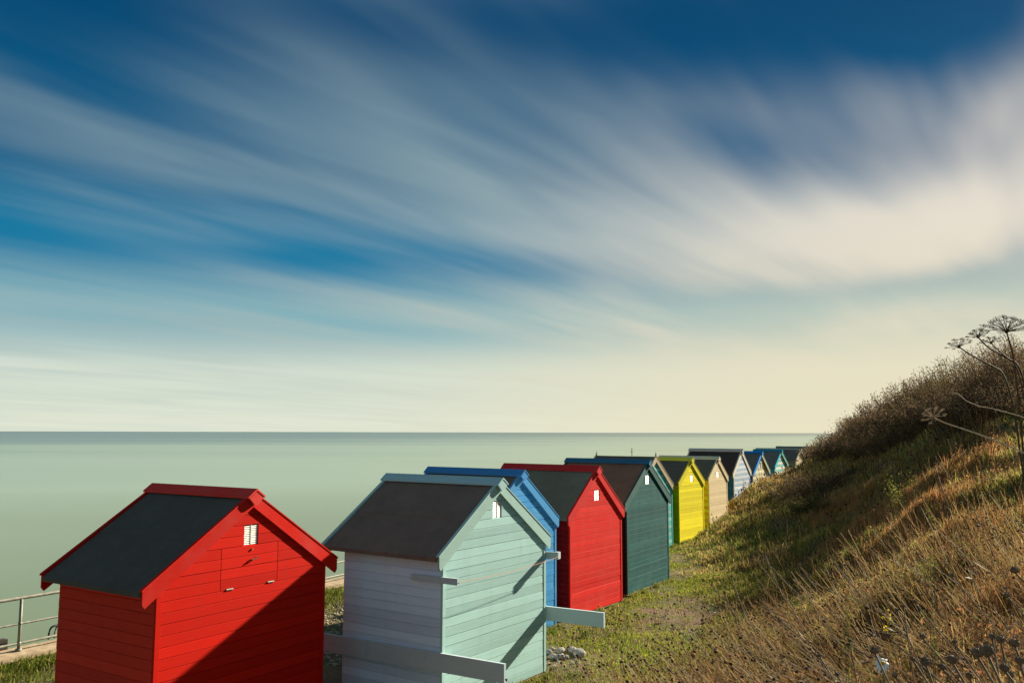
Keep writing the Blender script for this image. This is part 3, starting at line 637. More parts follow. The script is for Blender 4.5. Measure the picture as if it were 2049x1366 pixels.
def palette(n, cols, wts, jit=.22):
    cols = np.array(cols, float); i = rng.choice(len(cols), n, p=np.array(wts)/sum(wts)); c = cols[i]*rng.uniform(1-jit, 1+jit, (n, 1))
    return np.clip(c*rng.uniform(.93, 1.07, (n, 3)), 0, 1)
def polar(n, a0, a1, r0, r1, pw=0.0):
    az = np.radians(rng.uniform(a0, a1, n)); u = rng.uniform(0, 1, n)
    r = r0*(r1/r0)**u if pw == 0 else (r0**pw+(r1**pw-r0**pw)*u)**(1/pw)
    return np.sin(az)*r, np.cos(az)*r, r
def free(x, y, gap=.08):
    s, q = xy_to_sq(x, y); return q > np.interp(s, ROW_S, ROW_Q)+gap
def hit_ground(px, py, tmax=80):
    o = Vector((0, 0, CAM_H)); d = at(px, py, 1.0)-o
    ts = np.geomspace(1.0, tmax, 1500); X = d.x*ts; Y = d.y*ts; Z = CAM_H+d.z*ts
    below = Z < ground(X, Y); i = int(np.argmax(below)) if below.any() else len(ts)-1
    return Vector((X[i], Y[i], gz(X[i], Y[i]))), float(ts[i])
def P3(x, y, dz=0.0): return np.stack([x, y, ground(x, y)+dz], -1)

# ------------------------------------------------------------------ grass on the bank
GREEN_ = [(.22, .24, .045), (.30, .30, .06), (.16, .18, .04), (.37, .33, .095)]
TAN = [(.50, .34, .13), (.42, .26, .095), (.56, .41, .18)]
BROWN = [(.27, .135, .055), (.17, .088, .042), (.34, .19, .085)]
DARK = [(.075, .048, .030), (.05, .035, .025)]
REDB = [(.54, .23, .085), (.44, .17, .065), (.60, .31, .12)]
def bank_grass():
    x, y, r = polar(305000, 2, 36, 6.0, 62)
    h = ground(x, y)-G0; k = free(x, y) & (h > .04)
    x, y, r, h = x[k], y[k], r[k], h[k]; n = len(x)
    g = fbm(x, y, .55, 3); t = fbm(x, y, 1.3, 8); fine = vnoise(x, y, 6, 4)
    col = palette(n, GREEN_, [4, 3, 3, 2]); c2 = palette(n, TAN+[(.46, .27, .10), (.42, .36, .11)], [2, 2, 2, 1.5, 2]); c3 = palette(n, BROWN+DARK, [1.5, 2, .5, 3, 2])
    q = xy_to_sq(x, y)[1]
    far = np.clip((r-20)/14, 0, 1); up = np.clip((h-2.5-.03*r)/1.2, 0, 1)*np.clip((r-13)/6, 0, 1); far = far*(1-up)
    gold = np.clip((h-.5)/1.0, 0, 1)*.30; ptan = np.clip((t-.50)*3.0, 0, .7)+.12+.25*far+gold; pbr = np.clip(up*1.0+(g-.62)*2.0, .03, .9)  # far and higher blades turn tanner: golden light put into their colour
    u = rng.uniform(0, 1, n); col = np.where((u < ptan)[:, None], c2, col); u = rng.uniform(0, 1, n); col = np.where((u < pbr)[:, None], c3, col)
    tus = vnoise(x, y, 3.2, 77); L = rng.uniform(.07, .25, n)*(.55+.6*fbm(x, y, 1.6, 5)+.75*tus*tus)*(1+.25*far)*np.clip(.35+h/.5, .35, 1)
    lean = rng.normal(0, .28, (n, 2))+np.array([-.22, -.02]); lean *= np.minimum(1, .9/np.linalg.norm(lean, axis=1))[:, None]
    wd = np.maximum(.004, .00075*r)*rng.uniform(.7, 1.5, n)
    V, T, C = blades(P3(x, y, -.02), L, lean, wd, col)
    # broad weed leaves matted between the blades
    j = rng.choice(n, 42000, replace=False); j = j[(fbm(x[j], y[j], 1.9, 12) > .47)]; pp = P3(x[j], y[j]); pp[:, 2] += rng.uniform(0, .12, len(j))*(.4+tus[j])
    lv = leaves(pp, rng.uniform(.02, .05, len(j))*np.clip(r[j]/14, .7, 1.8), palette(len(j), GREEN_+BROWN[:1]+TAN[:1], [3, 3, 3, 1, 1, 1]), .35)
    # tall seeding grass heads scattered through it
    j = rng.choice(n, 2600, replace=False); j = j[L[j] > .12]
    m = len(j); base = P3(x[j], y[j]); ln = rng.normal(0, .14, (m, 2))+np.array([-.16, 0]); hh = rng.uniform(.25, .55, m)*np.clip(.4+h[j], .3, 1)
    tt = np.linspace(0, 1, 4)
    path = base[:, None]+np.concatenate([ln[:, None]*(tt**1.6)[None, :, None]*hh[:, None, None], (tt[None]*hh[:, None])[..., None]], 2)
    sv = stems(path, np.maximum(.0018, .0003*r[j]), palette(m, TAN+BROWN, [3, 3, 2, 1, 1, 1]))
    hv = heads(path[:, -1], np.maximum(.007, .0008*r[j])*rng.uniform(.7, 1.3, m), palette(m, BROWN+DARK, [2, 2, 2, 2, 2]), 0, 1.3)
    V, T, C = merge([(V, T, C), sv, hv, lv])
    tag(link('bank_grass', fast_mesh('bank_grass', V, T, C), None, M_LEAF), 'rough green and straw coloured grass covering the bank', 'grass', kind='stuff')
bank_grass()
def foreground_undergrowth():
    x, y, r = polar(190000, -3, 38, 1.25, 10)
    h = ground(x, y)-G0; k = free(x, y) & (h > .10) & (r*np.clip((h-.1)/.5, 0, 1) >= 0) & (rng.uniform(0, 1, len(x)) < np.clip((h+.05)/.5, 0, 1))
    x, y, r = x[k], y[k], r[k]; n = len(x)
    g = fbm(x, y, .9, 31); t = fbm(x, y, 2.1, 33)
    col = palette(n, BROWN+DARK, [3, 4, 2, 3, 2]); c2 = palette(n, TAN, [2, 2, 1]); c3 = palette(n, GREEN_, [3, 2, 3, 2])
    u = rng.uniform(0, 1, n); col = np.where((u < np.clip((t-.42)*2.2, .08, .6))[:, None], c2, col)
    u = rng.uniform(0, 1, n); col = np.where((u < np.clip((g-.50)*4+np.clip((16-np.degrees(np.arctan2(x, y)))/20, 0, .22), .05, .8))[:, None], c3, col)
    L = rng.uniform(.10, .36, n)*(.6+.9*t); lean = rng.normal(0, .34, (n, 2))+np.array([-.28, .05]); lean *= np.minimum(1, .93/np.linalg.norm(lean, axis=1))[:, None]
    wd = np.maximum(.0022, .0008*r)*rng.uniform(.6, 1.5, n)
    parts = [blades(P3(x, y, -.02), L, lean, wd, col)]
    # withered leaves caught in it
    j = rng.choice(n, 62000, replace=True); pp = P3(x[j]+rng.normal(0, .03, len(j)), y[j]+rng.normal(0, .03, len(j))); pp[:, 2] += rng.uniform(.0, .30, len(j))*(.5+t[j])
    parts.append(leaves(pp, rng.uniform(.008, .026, len(j))*np.clip(r[j]/3.5, .6, 1.6), palette(len(j), BROWN+DARK+[(.26, .12, .06), (.16, .16, .05)], [3, 3, 2, 3, 2, 1, 1])))
    V, T, C = merge(parts)
    tag(link('undergrowth', fast_mesh('undergrowth', V, T, C), None, M_LEAF), 'tangled brown and olive undergrowth in the foreground of the bank', 'undergrowth', kind='stuff')
foreground_undergrowth()
def red_grass():
    parts = []
    for (px, py, rx, n) in ((1740, 1060, 1.0, 9000), (1830, 1040, .8, 6000), (1700, 1010, 1.0, 4500), (1930, 1110, .6, 4500), (1890, 970, .9, 5000), (2000, 1250, .3, 2000), (1790, 1090, .6, 4000)):
        c, d = hit_ground(px, py)
        x = c.x+rng.normal(0, rx*.5, n); y = c.y+rng.normal(0, rx*.55, n); r = np.hypot(x, y)
        L = rng.uniform(.22, .50, n); lean = rng.normal(0, .22, (n, 2))+np.array([.36, .10]); lean *= np.minimum(1, .9/np.linalg.norm(lean, axis=1))[:, None]
        parts.append(blades(P3(x, y, -.02), L, lean, np.maximum(.0016, .00055*r)*rng.uniform(.6, 1.4, n), palette(n, REDB+TAN+BROWN[:1]+GREEN_[:2], [4, 3, 4, 2, 2, 2, 1, 1, 1])))
    V, T, C = merge(parts)
    tag(link('russet_grass', fast_mesh('russet_grass', V, T, C), None, M_LEAF), 'feathery russet brown dead grass swept over on the bank', 'dry grass', kind='stuff')
red_grass()
def dead_stalks():
    x, y, r = polar(7000, 3, 33, 2.0, 10.5); h = ground(x, y)-G0
    dens = fbm(x, y, .8, 41)*1.2*np.clip(1.35-np.abs(np.degrees(np.arctan2(x, y))-17)/18, .25, 1)
    k = (h > .35) & (rng.uniform(0, 1, len(x)) < dens); x, y, r = x[k], y[k], r[k]; n = len(x)
    L = rng.uniform(.35, .85, n); pv = fbm(x, y, 1.1, 83); lean = np.stack([rng.normal(-.80, .13, n)*(.35+1.0*np.clip(pv*1.5-.15, 0, 1)), rng.normal(.02, .16, n)+(vnoise(x, y, 1.3, 85)-.5)*.7], -1); lean *= np.minimum(1, .93/np.linalg.norm(lean, axis=1))[:, None]; tt = np.linspace(0, 1, 6)
    curl = rng.normal(0, .10, n); base = P3(x, y, -.02)
    up = np.sqrt(np.clip(1-(lean**2).sum(1), .12, 1))
    path = np.zeros((n, 6, 3)); path[..., 0] = base[:, :1]+(lean[:, :1]*L[:, None])*tt[None]+curl[:, None]*np.sin(tt*3.0)[None]*L[:, None]*.5
    path[..., 1] = base[:, 1:2]+(lean[:, 1:]*L[:, None])*tt[None]; path[..., 2] = base[:, 2:]+(up*L)[:, None]*(tt**(1+rng.uniform(-.25, .35, n)[:, None]))
    col = palette(n, TAN+BROWN+[(.42, .36, .26)], [4, 4, 3, 2, 1, 2, 3])
    parts = [stems(path, np.maximum(.0016, .00040*r)*rng.uniform(.7, 1.5, n), col)]
    m = rng.uniform(0, 1, n) < .7; tips = path[m, -1]; parts.append(heads(tips, np.maximum(.008, .0011*r[m])*rng.uniform(.7, 1.35, m.sum()), palette(m.sum(), DARK+BROWN[:2], [3, 3, 2, 2]), 0, .8, .3))
    # side twigs
    tw = rng.choice(n, n, replace=True); jn = rng.integers(2, 5, n); b0 = path[tw, jn]; e = b0+np.stack([rng.normal(-.05, .05, n), rng.normal(0, .05, n), rng.uniform(.02, .12, n)], -1)
    tp = np.stack([b0, (b0+e)/2+rng.normal(0, .008, (n, 3)), e], 1); parts.append(stems(tp, np.maximum(.0011, .0003*r[tw]), col[tw]))
    parts.append(heads(e, np.maximum(.006, .0009*r[tw])*rng.uniform(.6, 1.2, n), palette(n, DARK+BROWN[:2], [3, 3, 2, 2]), 0, .8, .3))
    V, T, C = merge(parts)
    tag(link('dead_stalks', fast_mesh('dead_stalks', V, T, C), None, M_DRY), 'mass of dead straw coloured stalks leaning left on the bank', 'dead stalks', kind='stuff')
dead_stalks()
def flat_grass():
    parts = []
    x = rng.uniform(-2.5, 7.5, 260000); y = rng.uniform(9, 30, 260000); h = ground(x, y)-G0
    g = fbm(x, y, .7, 51); k = free(x, y, .02) & (h < .5) & (rng.uniform(0, 1, len(x)) < np.clip((g-.32)*3.8, .08, 1)*np.clip(20/np.hypot(x, y), .3, 1))
    x, y, g = x[k], y[k], g[k]; n = len(x); r = np.hypot(x, y)
    col = palette(n, [(.22, .27, .02), (.30, .32, .035), (.15, .19, .02), (.36, .31, .09), (.34, .26, .13)], [4, 4, 2, 2, 1]); L = rng.uniform(.02, .075, n)*(.6+1.2*g)
    parts.append(blades(P3(x, y, -.008), L, rng.normal(0, .4, (n, 2)).clip(-.6, .6), np.maximum(.004, .00075*r)*rng.uniform(.7, 1.4, n), col))
    # weeds along the foot of the back walls
    wx = []; wy = []
    for hk in range(0, 7):
        hx, hy, ha, hw_ = HUTS[hk][0], HUTS[hk][1], HUTS[hk][2], HUTS[hk][4]; nn = 1100; uu = rng.uniform(-.1, hw_+.1, nn); vv = -.05-np.abs(rng.normal(0, .07, nn)); kk = vnoise(uu*3+hk*7, vv, 1.3, 5) > .50
        wx.append((hx+np.sin(ha)*uu-np.cos(ha)*vv)[kk]); wy.append((hy+np.cos(ha)*uu+np.sin(ha)*vv)[kk])
    wx = np.concatenate(wx); wy = np.concatenate(wy); n = len(wx); parts.append(blades(P3(wx, wy, -.01), rng.uniform(.05, .20, n), rng.normal(0, .3, (n, 2)).clip(-.6, .6), rng.uniform(.006, .014, n), palette(n, [(.20, .24, .03), (.15, .18, .03), (.34, .28, .11)], [3, 2, 2])))
    # twiggy brown litter and small dark seed heads on the flat
    x = rng.uniform(.5, 5, 1500); y = rng.uniform(9, 19, 1500); k = free(x, y, .3) & (ground(x, y)-G0 < .6) & (fbm(x, y, .9, 66) > .48); x, y = x[k], y[k]; n = len(x); b0 = P3(x, y); hh = rng.uniform(.05, .30, n); tt = np.linspace(0, 1, 3)
    path = b0[:, None]+np.concatenate([(rng.normal(0, .25, (n, 1, 2))*tt[None, :, None])*hh[:, None, None], (tt[None]*hh[:, None])[..., None]], 2)
    parts.append(stems(path, np.full(n, .0032), palette(n, BROWN, [1, 1, 1]))); parts.append(heads(path[:, -1], rng.uniform(.010, .022, n), palette(n, DARK+BROWN[:1], [2, 2, 1]), 0, .85, .35))
    V, T, C = merge(parts); tag(link('turf', fast_mesh('turf', V, T, C), None, M_LEAF), 'short patchy turf on the flat ground behind the huts', 'grass', kind='stuff')
flat_grass()
def promenade_grass():
    n = 30000; s = rng.uniform(4, 24, n); q = -13.72+np.abs(rng.normal(0, .75, n)); x, y = sq_to_xy(s, q); g = fbm(x, y, 1.1, 71)
    k = (rng.uniform(0, 1, n) < np.clip((g-.3)*3, .1, 1)) & (q < -11.9); x, y, g = x[k], y[k], g[k]; n = len(x)
    L = rng.uniform(.06, .21, n)*(.4+g); lean = rng.normal(0, .35, (n, 2))+np.array([.3, .1]); lean *= np.minimum(1, .9/np.linalg.norm(lean, axis=1))[:, None]
    V, T, C = blades(P3(x, y, -.01), L, lean, rng.uniform(.008, .02, n), palette(n, [(.12, .16, .015), (.20, .22, .03), (.07, .10, .012), (.30, .26, .09)], [4, 3, 3, 2]))
    tag(link('promenade_grass', fast_mesh('promenade_grass', V, T, C), None, M_LEAF), 'long green grass tufts at the foot of the sea wall', 'grass', kind='stuff')
promenade_grass()

# ------------------------------------------------------------------ bushes along the crest
def bush(px, py, dist, wid, leafs, label, hue, twigs=90, lsz=.022):
    top = at(px, py, dist); x, y = top.x, top.y; z0 = gz(x, y); hgt = min(max(top.z-z0, .30), 1.95)
    root = empty('bush', (x, y, z0)); tag(root, label, 'bush', 'bushes along the top of the bank')
    lsz = max(lsz, .0015*dist)
    # twigs rising from the middle
    n = twigs; a = rng.uniform(0, 2*np.pi, n); rr = np.sqrt(rng.uniform(0, 1, n))*wid; tt = np.linspace(0, 1, 4); hh = hgt*(1.0-.55*(rr/wid)**2)*rng.uniform(.65, 1.08, n)
    foot = np.stack([np.cos(a)*rr*.55, np.sin(a)*rr*.55], -1); end = np.stack([np.cos(a)*rr-.06*hh, np.sin(a)*rr], -1)
    xy = foot[:, None]+(end-foot)[:, None]*(tt**1.3)[None, :, None]
    zg = ground(x+foot[:, 0], y+foot[:, 1])-z0-.03
    path = np.concatenate([xy, (zg[:, None]+(hh-zg.clip(-.5, .1))[:, None]*tt[None])[..., None]], 2)
    bc = palette(n, BROWN+DARK, [1, 2, 1, 3, 2])
    m = 90; j = rng.integers(0, n, m); b0 = path[j, -1]; e = b0+np.stack([rng.normal(-.03, .05, m), rng.normal(0, .05, m), rng.uniform(.04, .17, m)], -1)
    V, T, C = merge([stems(path, np.full(n, max(.003, .00035*dist)), bc), stems(np.stack([b0, (b0+e)/2, e], 1), np.full(m, max(.0015, .00025*dist)), palette(m, BROWN+DARK, [1, 1, 1, 2, 2]))])
    tag(link('branches', fast_mesh('branches', V, T, C), root, M_DRY), kind='stuff')
    # leaves in sprays along the twigs
    j = rng.integers(0, n, leafs); f = rng.uniform(.25, 1.04, leafs)**.8; seg = np.minimum((f*3).astype(int), 2); fr = f*3-seg
    p = path[j, seg]*(1-fr)[:, None]+path[j, np.minimum(seg+1, 3)]*fr[:, None]+rng.normal(0, .055*(.5+wid), (leafs, 3))*np.array([1, 1, .7])
    p[:, 2] = np.maximum(p[:, 2], -.3)
    V, T, C = leaves(p, rng.uniform(.7, 1.5, leafs)*lsz, palette(leafs, *hue)); tag(link('foliage', fast_mesh('foliage', V, T, C), root, M_LEAF), kind='stuff')
    return root
H_DARK = ([(.13, .085, .054), (.17, .115, .065), (.125, .112, .046), (.22, .14, .08)], [4, 3, 2, 1])
H_OLIVE = ([(.095, .10, .032), (.14, .13, .04), (.08, .062, .03), (.19, .16, .055)], [3, 3, 2, 1])
for b in ((1652, 886, 42, 1.30, 5000, 'lowest small dark bush where the bank meets the last hut roof', H_DARK),
          (1695, 862, 41, 1.40, 5000, 'second dark bush up the crest from the last hut roof', H_DARK),
          (1740, 824, 40, 1.47, 5500, 'third dark bush up the crest, rounded and twiggy', H_DARK),
          (1785, 794, 39, 1.56, 5500, 'fourth dark twiggy bush up the crest', H_DARK),
          (1832, 762, 37, 1.62, 6000, 'dark bush on the crest below the see-through leafy bush', H_DARK),
          (1880, 739, 35, 1.45, 5000, 'dark bush just left of the see-through leafy bush', H_DARK),
          (1935, 706, 32, 1.47, 3400, 'see-through olive leafy bush under the leftmost dried umbel', H_OLIVE),
          (2000, 690, 30, 1.81, 9500, 'dark bush under the tallest dried umbel', H_DARK),
          (2052, 668, 28, 1.81, 9500, 'dark bush at the right edge of the crest', H_DARK),
          (1622, 945, 30, 1.5, 7000, 'dark scrub bush lowest on the bank towards the far huts', H_DARK),
          (1770, 830, 36, 1.9, 9000, 'dark bush below the crest, in line with the blue hut roofs', H_DARK),
          (1845, 790, 33, 1.8, 9000, 'dark brown bush just below the crest, left of centre of the scrub', H_DARK),
          (1912, 762, 30, 1.7, 9000, 'dark brown bush right below the see-through leafy bush', H_DARK),
          (1985, 745, 27, 1.5, 9000, 'dark brown bush behind the stems of the dried umbels', H_DARK),
          (1705, 882, 37, 1.9, 8000, 'dark bush low on the crest slope near the last hut', H_DARK),
          (1735, 880, 34, 1.59, 6500, 'dark brown bush in the hollow below the crest', H_DARK),
          (1800, 850, 31, 1.53, 6500, 'dark bush behind the pale dried umbel', H_DARK),
          (1875, 800, 31, 1.56, 6500, 'dark bush above the pale dried umbel stem', H_DARK),
          (1950, 775, 27, 1.75, 6500, 'dark bush above the russet grass at right', H_DARK),
          (2030, 755, 25, 1.67, 6500, 'dark bush low at the right edge of the picture', H_DARK),
          (1640, 1000, 27, 1.10, 5500, 'small dark green bush in the middle of the bank', H_OLIVE)):
    bush(*b)

def low_scrub():
    """weedy mounds that break up the bank: too many and too merged to count"""
    x, y, r = polar(800, 4, 36, 2.8, 42); h = ground(x, y)-G0; k = free(x, y, .5) & (h > .25) & (fbm(x, y, .5, 23) > .40); x, y, r, h = x[k], y[k], r[k], h[k]
    parts = []
    for i in range(len(x)):
        upz = min(1, max(0, (h[i]-2.0-.022*r[i])/.9)); wd = rng.uniform(.16, .42)*(.7+r[i]/22); hg = rng.uniform(.10, .30)*(.7+r[i]/26)*(1+.6*upz); n = int(rng.integers(110, 260)*(1+.5*upz))
        kind = rng.uniform(); cols = ([(.11, .072, .042), (.075, .052, .032), (.16, .10, .055), (.11, .10, .035)], [3, 3, 2, 1]) if kind < .25+.7*upz else (([(.17, .19, .045), (.24, .24, .06), (.12, .135, .035)], [3, 2, 3]) if kind < .70 else (REDB+TAN[:2], [2, 2, 1, 2, 1]))
        a_ = rng.uniform(0, 6.283, n); q = np.sqrt(rng.uniform(0, 1, n)); px_ = x[i]+np.cos(a_)*q*wd; py_ = y[i]+np.sin(a_)*q*wd; pp = P3(px_, py_); pp[:, 2] += hg*(1-q*q)*rng.uniform(.15, 1.1, n)
        parts.append(leaves(pp, rng.uniform(.6, 1.5, n)*max(.018, .0016*r[i]), palette(n, *cols)))
        m = 14; a_ = rng.uniform(0, 6.283, m); q = np.sqrt(rng.uniform(0, 1, m)); b0 = P3(x[i]+np.cos(a_)*q*wd*.7, y[i]+np.sin(a_)*q*wd*.7); e = b0+np.stack([np.cos(a_)*q*wd*.35-.05, np.sin(a_)*q*wd*.35, hg*(1.25-.8*q*q)*rng.uniform(.8, 1.35, m)], -1)
        parts.append(stems(np.stack([b0, (b0+e)/2+rng.normal(0, .01, (m, 3)), e], 1), np.full(m, max(.0018, .0003*r[i])), palette(m, BROWN+DARK, [2, 2, 1, 1, 1])))
    V, T, C = merge(parts); tag(link('low_scrub', fast_mesh('low_scrub', V, T, C), None, M_LEAF), 'low weedy mounds of brown and green leaves dotted over the bank', 'scrub', kind='stuff')
low_scrub()

# ------------------------------------------------------------------ dried umbels
M_UMB = simple('dried_stem', (.075, .050, .030), .8, var=.3, scale=40); M_UMB2 = simple('pale_dried_stem', (.46, .34, .22), .8, var=.3, scale=40)
def umbel_plant(hub, R_, tilt, foot, label, mat, rays=26, drop=.30, stem_r=.006, mids=(), thick=1.0):
    hub = Vector(hub); root = empty('dried_umbel', foot); tag(root, label, 'dried flower', 'dried umbels on the bank'); F0 = Vector(foot); rnd = random.Random(int(hub.x*1000))
    pts = [F0]+[Vector(p) for p in mids]+[hub]; mb = MB()
    fine = pts
    for _ in range(3):
        nf = [fine[0]]
        for p, q in zip(fine[:-1], fine[1:]): nf += [p.lerp(q, .25), p.lerp(q, .75)]
        fine = nf+[fine[-1]]
    mb.tube([p-F0 for p in fine], [stem_r*(1.25-.45*i/len(fine)) for i in range(len(fine))], 6); mb.build('stem', mat, root, True)
    ax = Vector(tilt).normalized(); ux = ax.cross(Vector((0, 1, 0.1))).normalized(); uy = ax.cross(ux)
    ray = MB(); fl = MB(); ray.blob(hub-F0, stem_r*1.9, 1, .1, rnd)
    for k in range(rays):
        ang = k*2.39996; rr = math.sqrt((k+.6)/rays); spread = rr*R_*rnd.uniform(.88, 1.08)
        lift = R_*(.78-drop*2.2*rr*rr)*rnd.uniform(.9, 1.05)
        e = hub+(ux*math.cos(ang)+uy*math.sin(ang))*spread+ax*lift*.75
        m1 = hub.lerp(e, .5)+ax*R_*.05
        ray.tube([hub-F0, m1-F0, e-F0], [.0019*thick, .0016*thick, .0012*thick], 4)
        for j in range(8):
            a2 = j*2.39996+k; r2 = math.sqrt((j+.5)/8)*R_*.17
            e2 = e+(ux*math.cos(a2)+uy*math.sin(a2))*r2+ax*R_*(.11-.06*(r2/(R_*.17))**2)
            ray.tube([e-F0, e2-F0], .0008*thick, 3, False)
            fl.blob(e2-F0, (.0023*thick*rnd.uniform(.7, 1.2),)*3, 0, .3, rnd)
    tag(ray.build('rays', mat, root), kind='stuff'); tag(fl.build('seeds', mat, root), kind='stuff')
def umb(px, py, dist, half_px, label, foot_px, mids_px, tilt, mat=M_UMB, rays=26, thick=1.0, drop=.3, stem_r=.006):
    hub = at(px, py, dist); f = at(foot_px[0], foot_px[1], foot_px[2]); foot = Vector((f.x, f.y, gz(f.x, f.y)-.02))
    umbel_plant(hub, half_px/F_PX*dist, tilt, foot, label, mat, rays, drop, stem_r, [at(*m_) for m_ in mids_px], thick)
umb(2014, 664, 14, 42, 'tallest broad dried umbel against the sky at right edge', (2044, 800, 14.4), [(2032, 725, 14.1)], (-.05, -.25, 1), rays=40, thick=2.4, drop=.34, stem_r=.013)
umb(1957, 674, 14, 20, 'dried umbel on a bent stem left of the tallest one', (2066, 800, 14.4), [(2052, 735, 14.2), (2005, 711, 14), (1975, 694, 14)], (-.35, -.2, 1), thick=2.1, stem_r=.012, rays=20)
umb(1983, 686, 14, 17, 'small dried umbel low between two larger ones', (2062, 800, 14.4), [(2044, 735, 14.2), (2006, 709, 14)], (-.25, -.2, 1), thick=2.0, rays=16, stem_r=.010)
umb(1919, 694, 14.2, 23, 'leftmost dried umbel leaning out over the leafy bush', (2044, 820, 14.6), [(2020, 750, 14.3), (1975, 727, 14.2), (1944, 711, 14.2)], (-.4, -.2, 1), thick=2.1, rays=18, stem_r=.012)
umb(1868, 835, 4.8, 22, 'pale dried umbel on a long arched stem in front of the bushes', (2150, 1010, 4.4), [(2105, 940, 4.55), (2050, 905, 4.65), (1990, 880, 4.7), (1925, 857, 4.75), (1890, 846, 4.8)], (-.6, -.5, .8), M_UMB2, 18, .95, stem_r=.0034)
# a bare arched stem beside it
a = [at(1900, 783, 5.2), at(1917, 788, 5.2), at(1935, 803, 5.2), at(1960, 813, 5.2), at(1985, 817, 5.2), at(2040, 832, 5.1), at(2110, 860, 5.0), at(2160, 900, 4.9)]; f = a[-1]; a.append(Vector((f.x+.10, f.y-.05, gz(f.x+.1, f.y-.05)-.02)))
mb = MB(); mb.tube(a, [.001, .0016, .002, .002, .002, .0022, .0025, .0025, .003], 5); tag(mb.build('bare_stem', M_UMB2, None, True), 'bare pale arched stem above the pale dried umbel', 'stem')

# ------------------------------------------------------------------ seed-head plants close to the camera
M_HEAD = simple('dark_seed_head', (.17, .115, .075), .95, var=.5, scale=160, bump=.6); M_STK = simple('weed_stem', (.20, .125, .065), .8, var=.35, scale=60)
def seed_plant(px, py, dist, rad_px, group, label, lean=(.22, .0)):
    top = at(px, py, dist); rad = .66*rad_px/F_PX*dist; rnd = random.Random(int(px*31+py))
    fx, fy = top.x+rnd.uniform(.10, .40)+lean[0], top.y+rnd.uniform(-.05, .15)
    z = gz(fx, fy)
    if z > top.z-.08: z = top.z-.25
    root = empty('seed_head_plant', (fx, fy, z)); tag(root, label, 'dead weed', group); F0 = Vector((fx, fy, z)); h = top-F0; ss = max(.8, dist/5); cv = rnd.gauss(0, .045)
    mb = MB(); mb.tube([Vector((0, 0, -.05)), h*.35+Vector((cv*.6, 0, .04+abs(cv)*.4)), h*.7+Vector((cv, 0, .03+abs(cv)*.3)), h-Vector((0, 0, rad*.5))], [.0026*ss, .0022*ss, .0019*ss, .0024*ss], 6); mb.build('stem', M_STK, root, True)
    hd = MB(); hd.blob(h, (rad*.86, rad*.86, rad*.74), 2, .12, rnd)
    for k in range(90):
        d = Vector((rnd.gauss(0, 1), rnd.gauss(0, 1), rnd.gauss(.2, .8))).normalized(); u = d.cross(Vector((0, .3, 1))).normalized()*rad*.065; b0 = h+d*rad*.72
        w_ = d.cross(u)
        hd.add([b0-u, b0+u, b0+w_, h+d*rad*rnd.uniform(1.05, 1.5)+Vector((0, 0, rad*.1))], [(0, 1, 3), (1, 2, 3), (2, 0, 3)])
    hd.build('seed_head', M_HEAD, root)
    if rnd.random() < .6:
        lf = MB(); b0 = h*.45; e = b0+Vector((rnd.uniform(-.10, .10), rnd.uniform(-.05, .05), rnd.uniform(.0, .07))); s_ = Vector((0, .006, .004)); lf.add([b0-s_*.4, b0.lerp(e, .5)-s_, e, b0.lerp(e, .5)+s_], [(0, 1, 2, 3)]); lf.build('withered_leaf', M_STK, root)
near = [(1852, 1322, 1.7, 14), (1905, 1318, 1.6, 15), (1955, 1305, 1.55, 16), (1975, 1300, 1.5, 18), (2030, 1285, 1.6, 14), (2002, 1278, 1.75, 12), (1985, 1272, 1.85, 10), (1885, 1333, 1.9, 10), (2010, 1335, 1.5, 13), (2022, 1348, 1.6, 10), (1776, 1270, 2.2, 9), (1846, 1272, 2.1, 9), (1827, 1318, 2.0, 8), (1750, 1300, 2.1, 12), (2030, 1140, 2.2, 11), (2015, 1190, 2.4, 8), (1910, 1283, 2.4, 7), (1795, 1220, 2.6, 6), (1808, 1211, 2.6, 6), (1831, 1203, 2.6, 6), (1905, 1150, 3.0, 7), (1675, 1348, 2.4, 7), (1640, 1310, 2.7, 6), (1940, 1350, 1.8, 9), (1790, 1350, 2.0, 8), (2040, 1320, 1.55, 12), (1700, 1280, 2.6, 6)]
for q_ in near: seed_plant(*q_, 'dark seed heads close to the camera', 'dead weed with a dark round seed head at the near right corner')
mid_ = [(1464, 1152, 5.2, 4.5), (1450, 1185, 5.0, 4.5), (1424, 1170, 5.4, 4), (1525, 1113, 5.2, 4.5), (1505, 1108, 5.4, 4), (1530, 1107, 5.3, 4), (1510, 1150, 5.0, 4), (1475, 1190, 4.9, 4), (1555, 1150, 4.8, 4), (1600, 1130, 4.8, 5), (1670, 1128, 4.6, 4), (1690, 1130, 4.6, 4), (1660, 1112, 4.7, 4), (1610, 1170, 4.5, 4), (1465, 1335, 4.2, 5), (1405, 1240, 5.0, 5), (1345, 1250, 5.6, 4.5), (1335, 1278, 5.4, 5), (1318, 1298, 5.3, 5), (1307, 1278, 5.6, 4), (1365, 1285, 5.0, 5), (1470, 1217, 4.8, 4), (1538, 1225, 4.6, 5), (1560, 1240, 4.4, 5), (1500, 1305, 4.0, 5), (1385, 1310, 4.6, 5), (1872, 914, 5.4, 4), (1870, 928, 5.4, 4), (1877, 921, 5.4, 3.5), (1340, 1340, 4.8, 5), (1420, 1290, 4.6, 5), (1290, 1320, 5.4, 4.5)]
for q_ in mid_: seed_plant(*q_, 'small dark seed heads over the stalks', 'dead weed with a small dark seed head among the leaning stalks', (.20, 0))
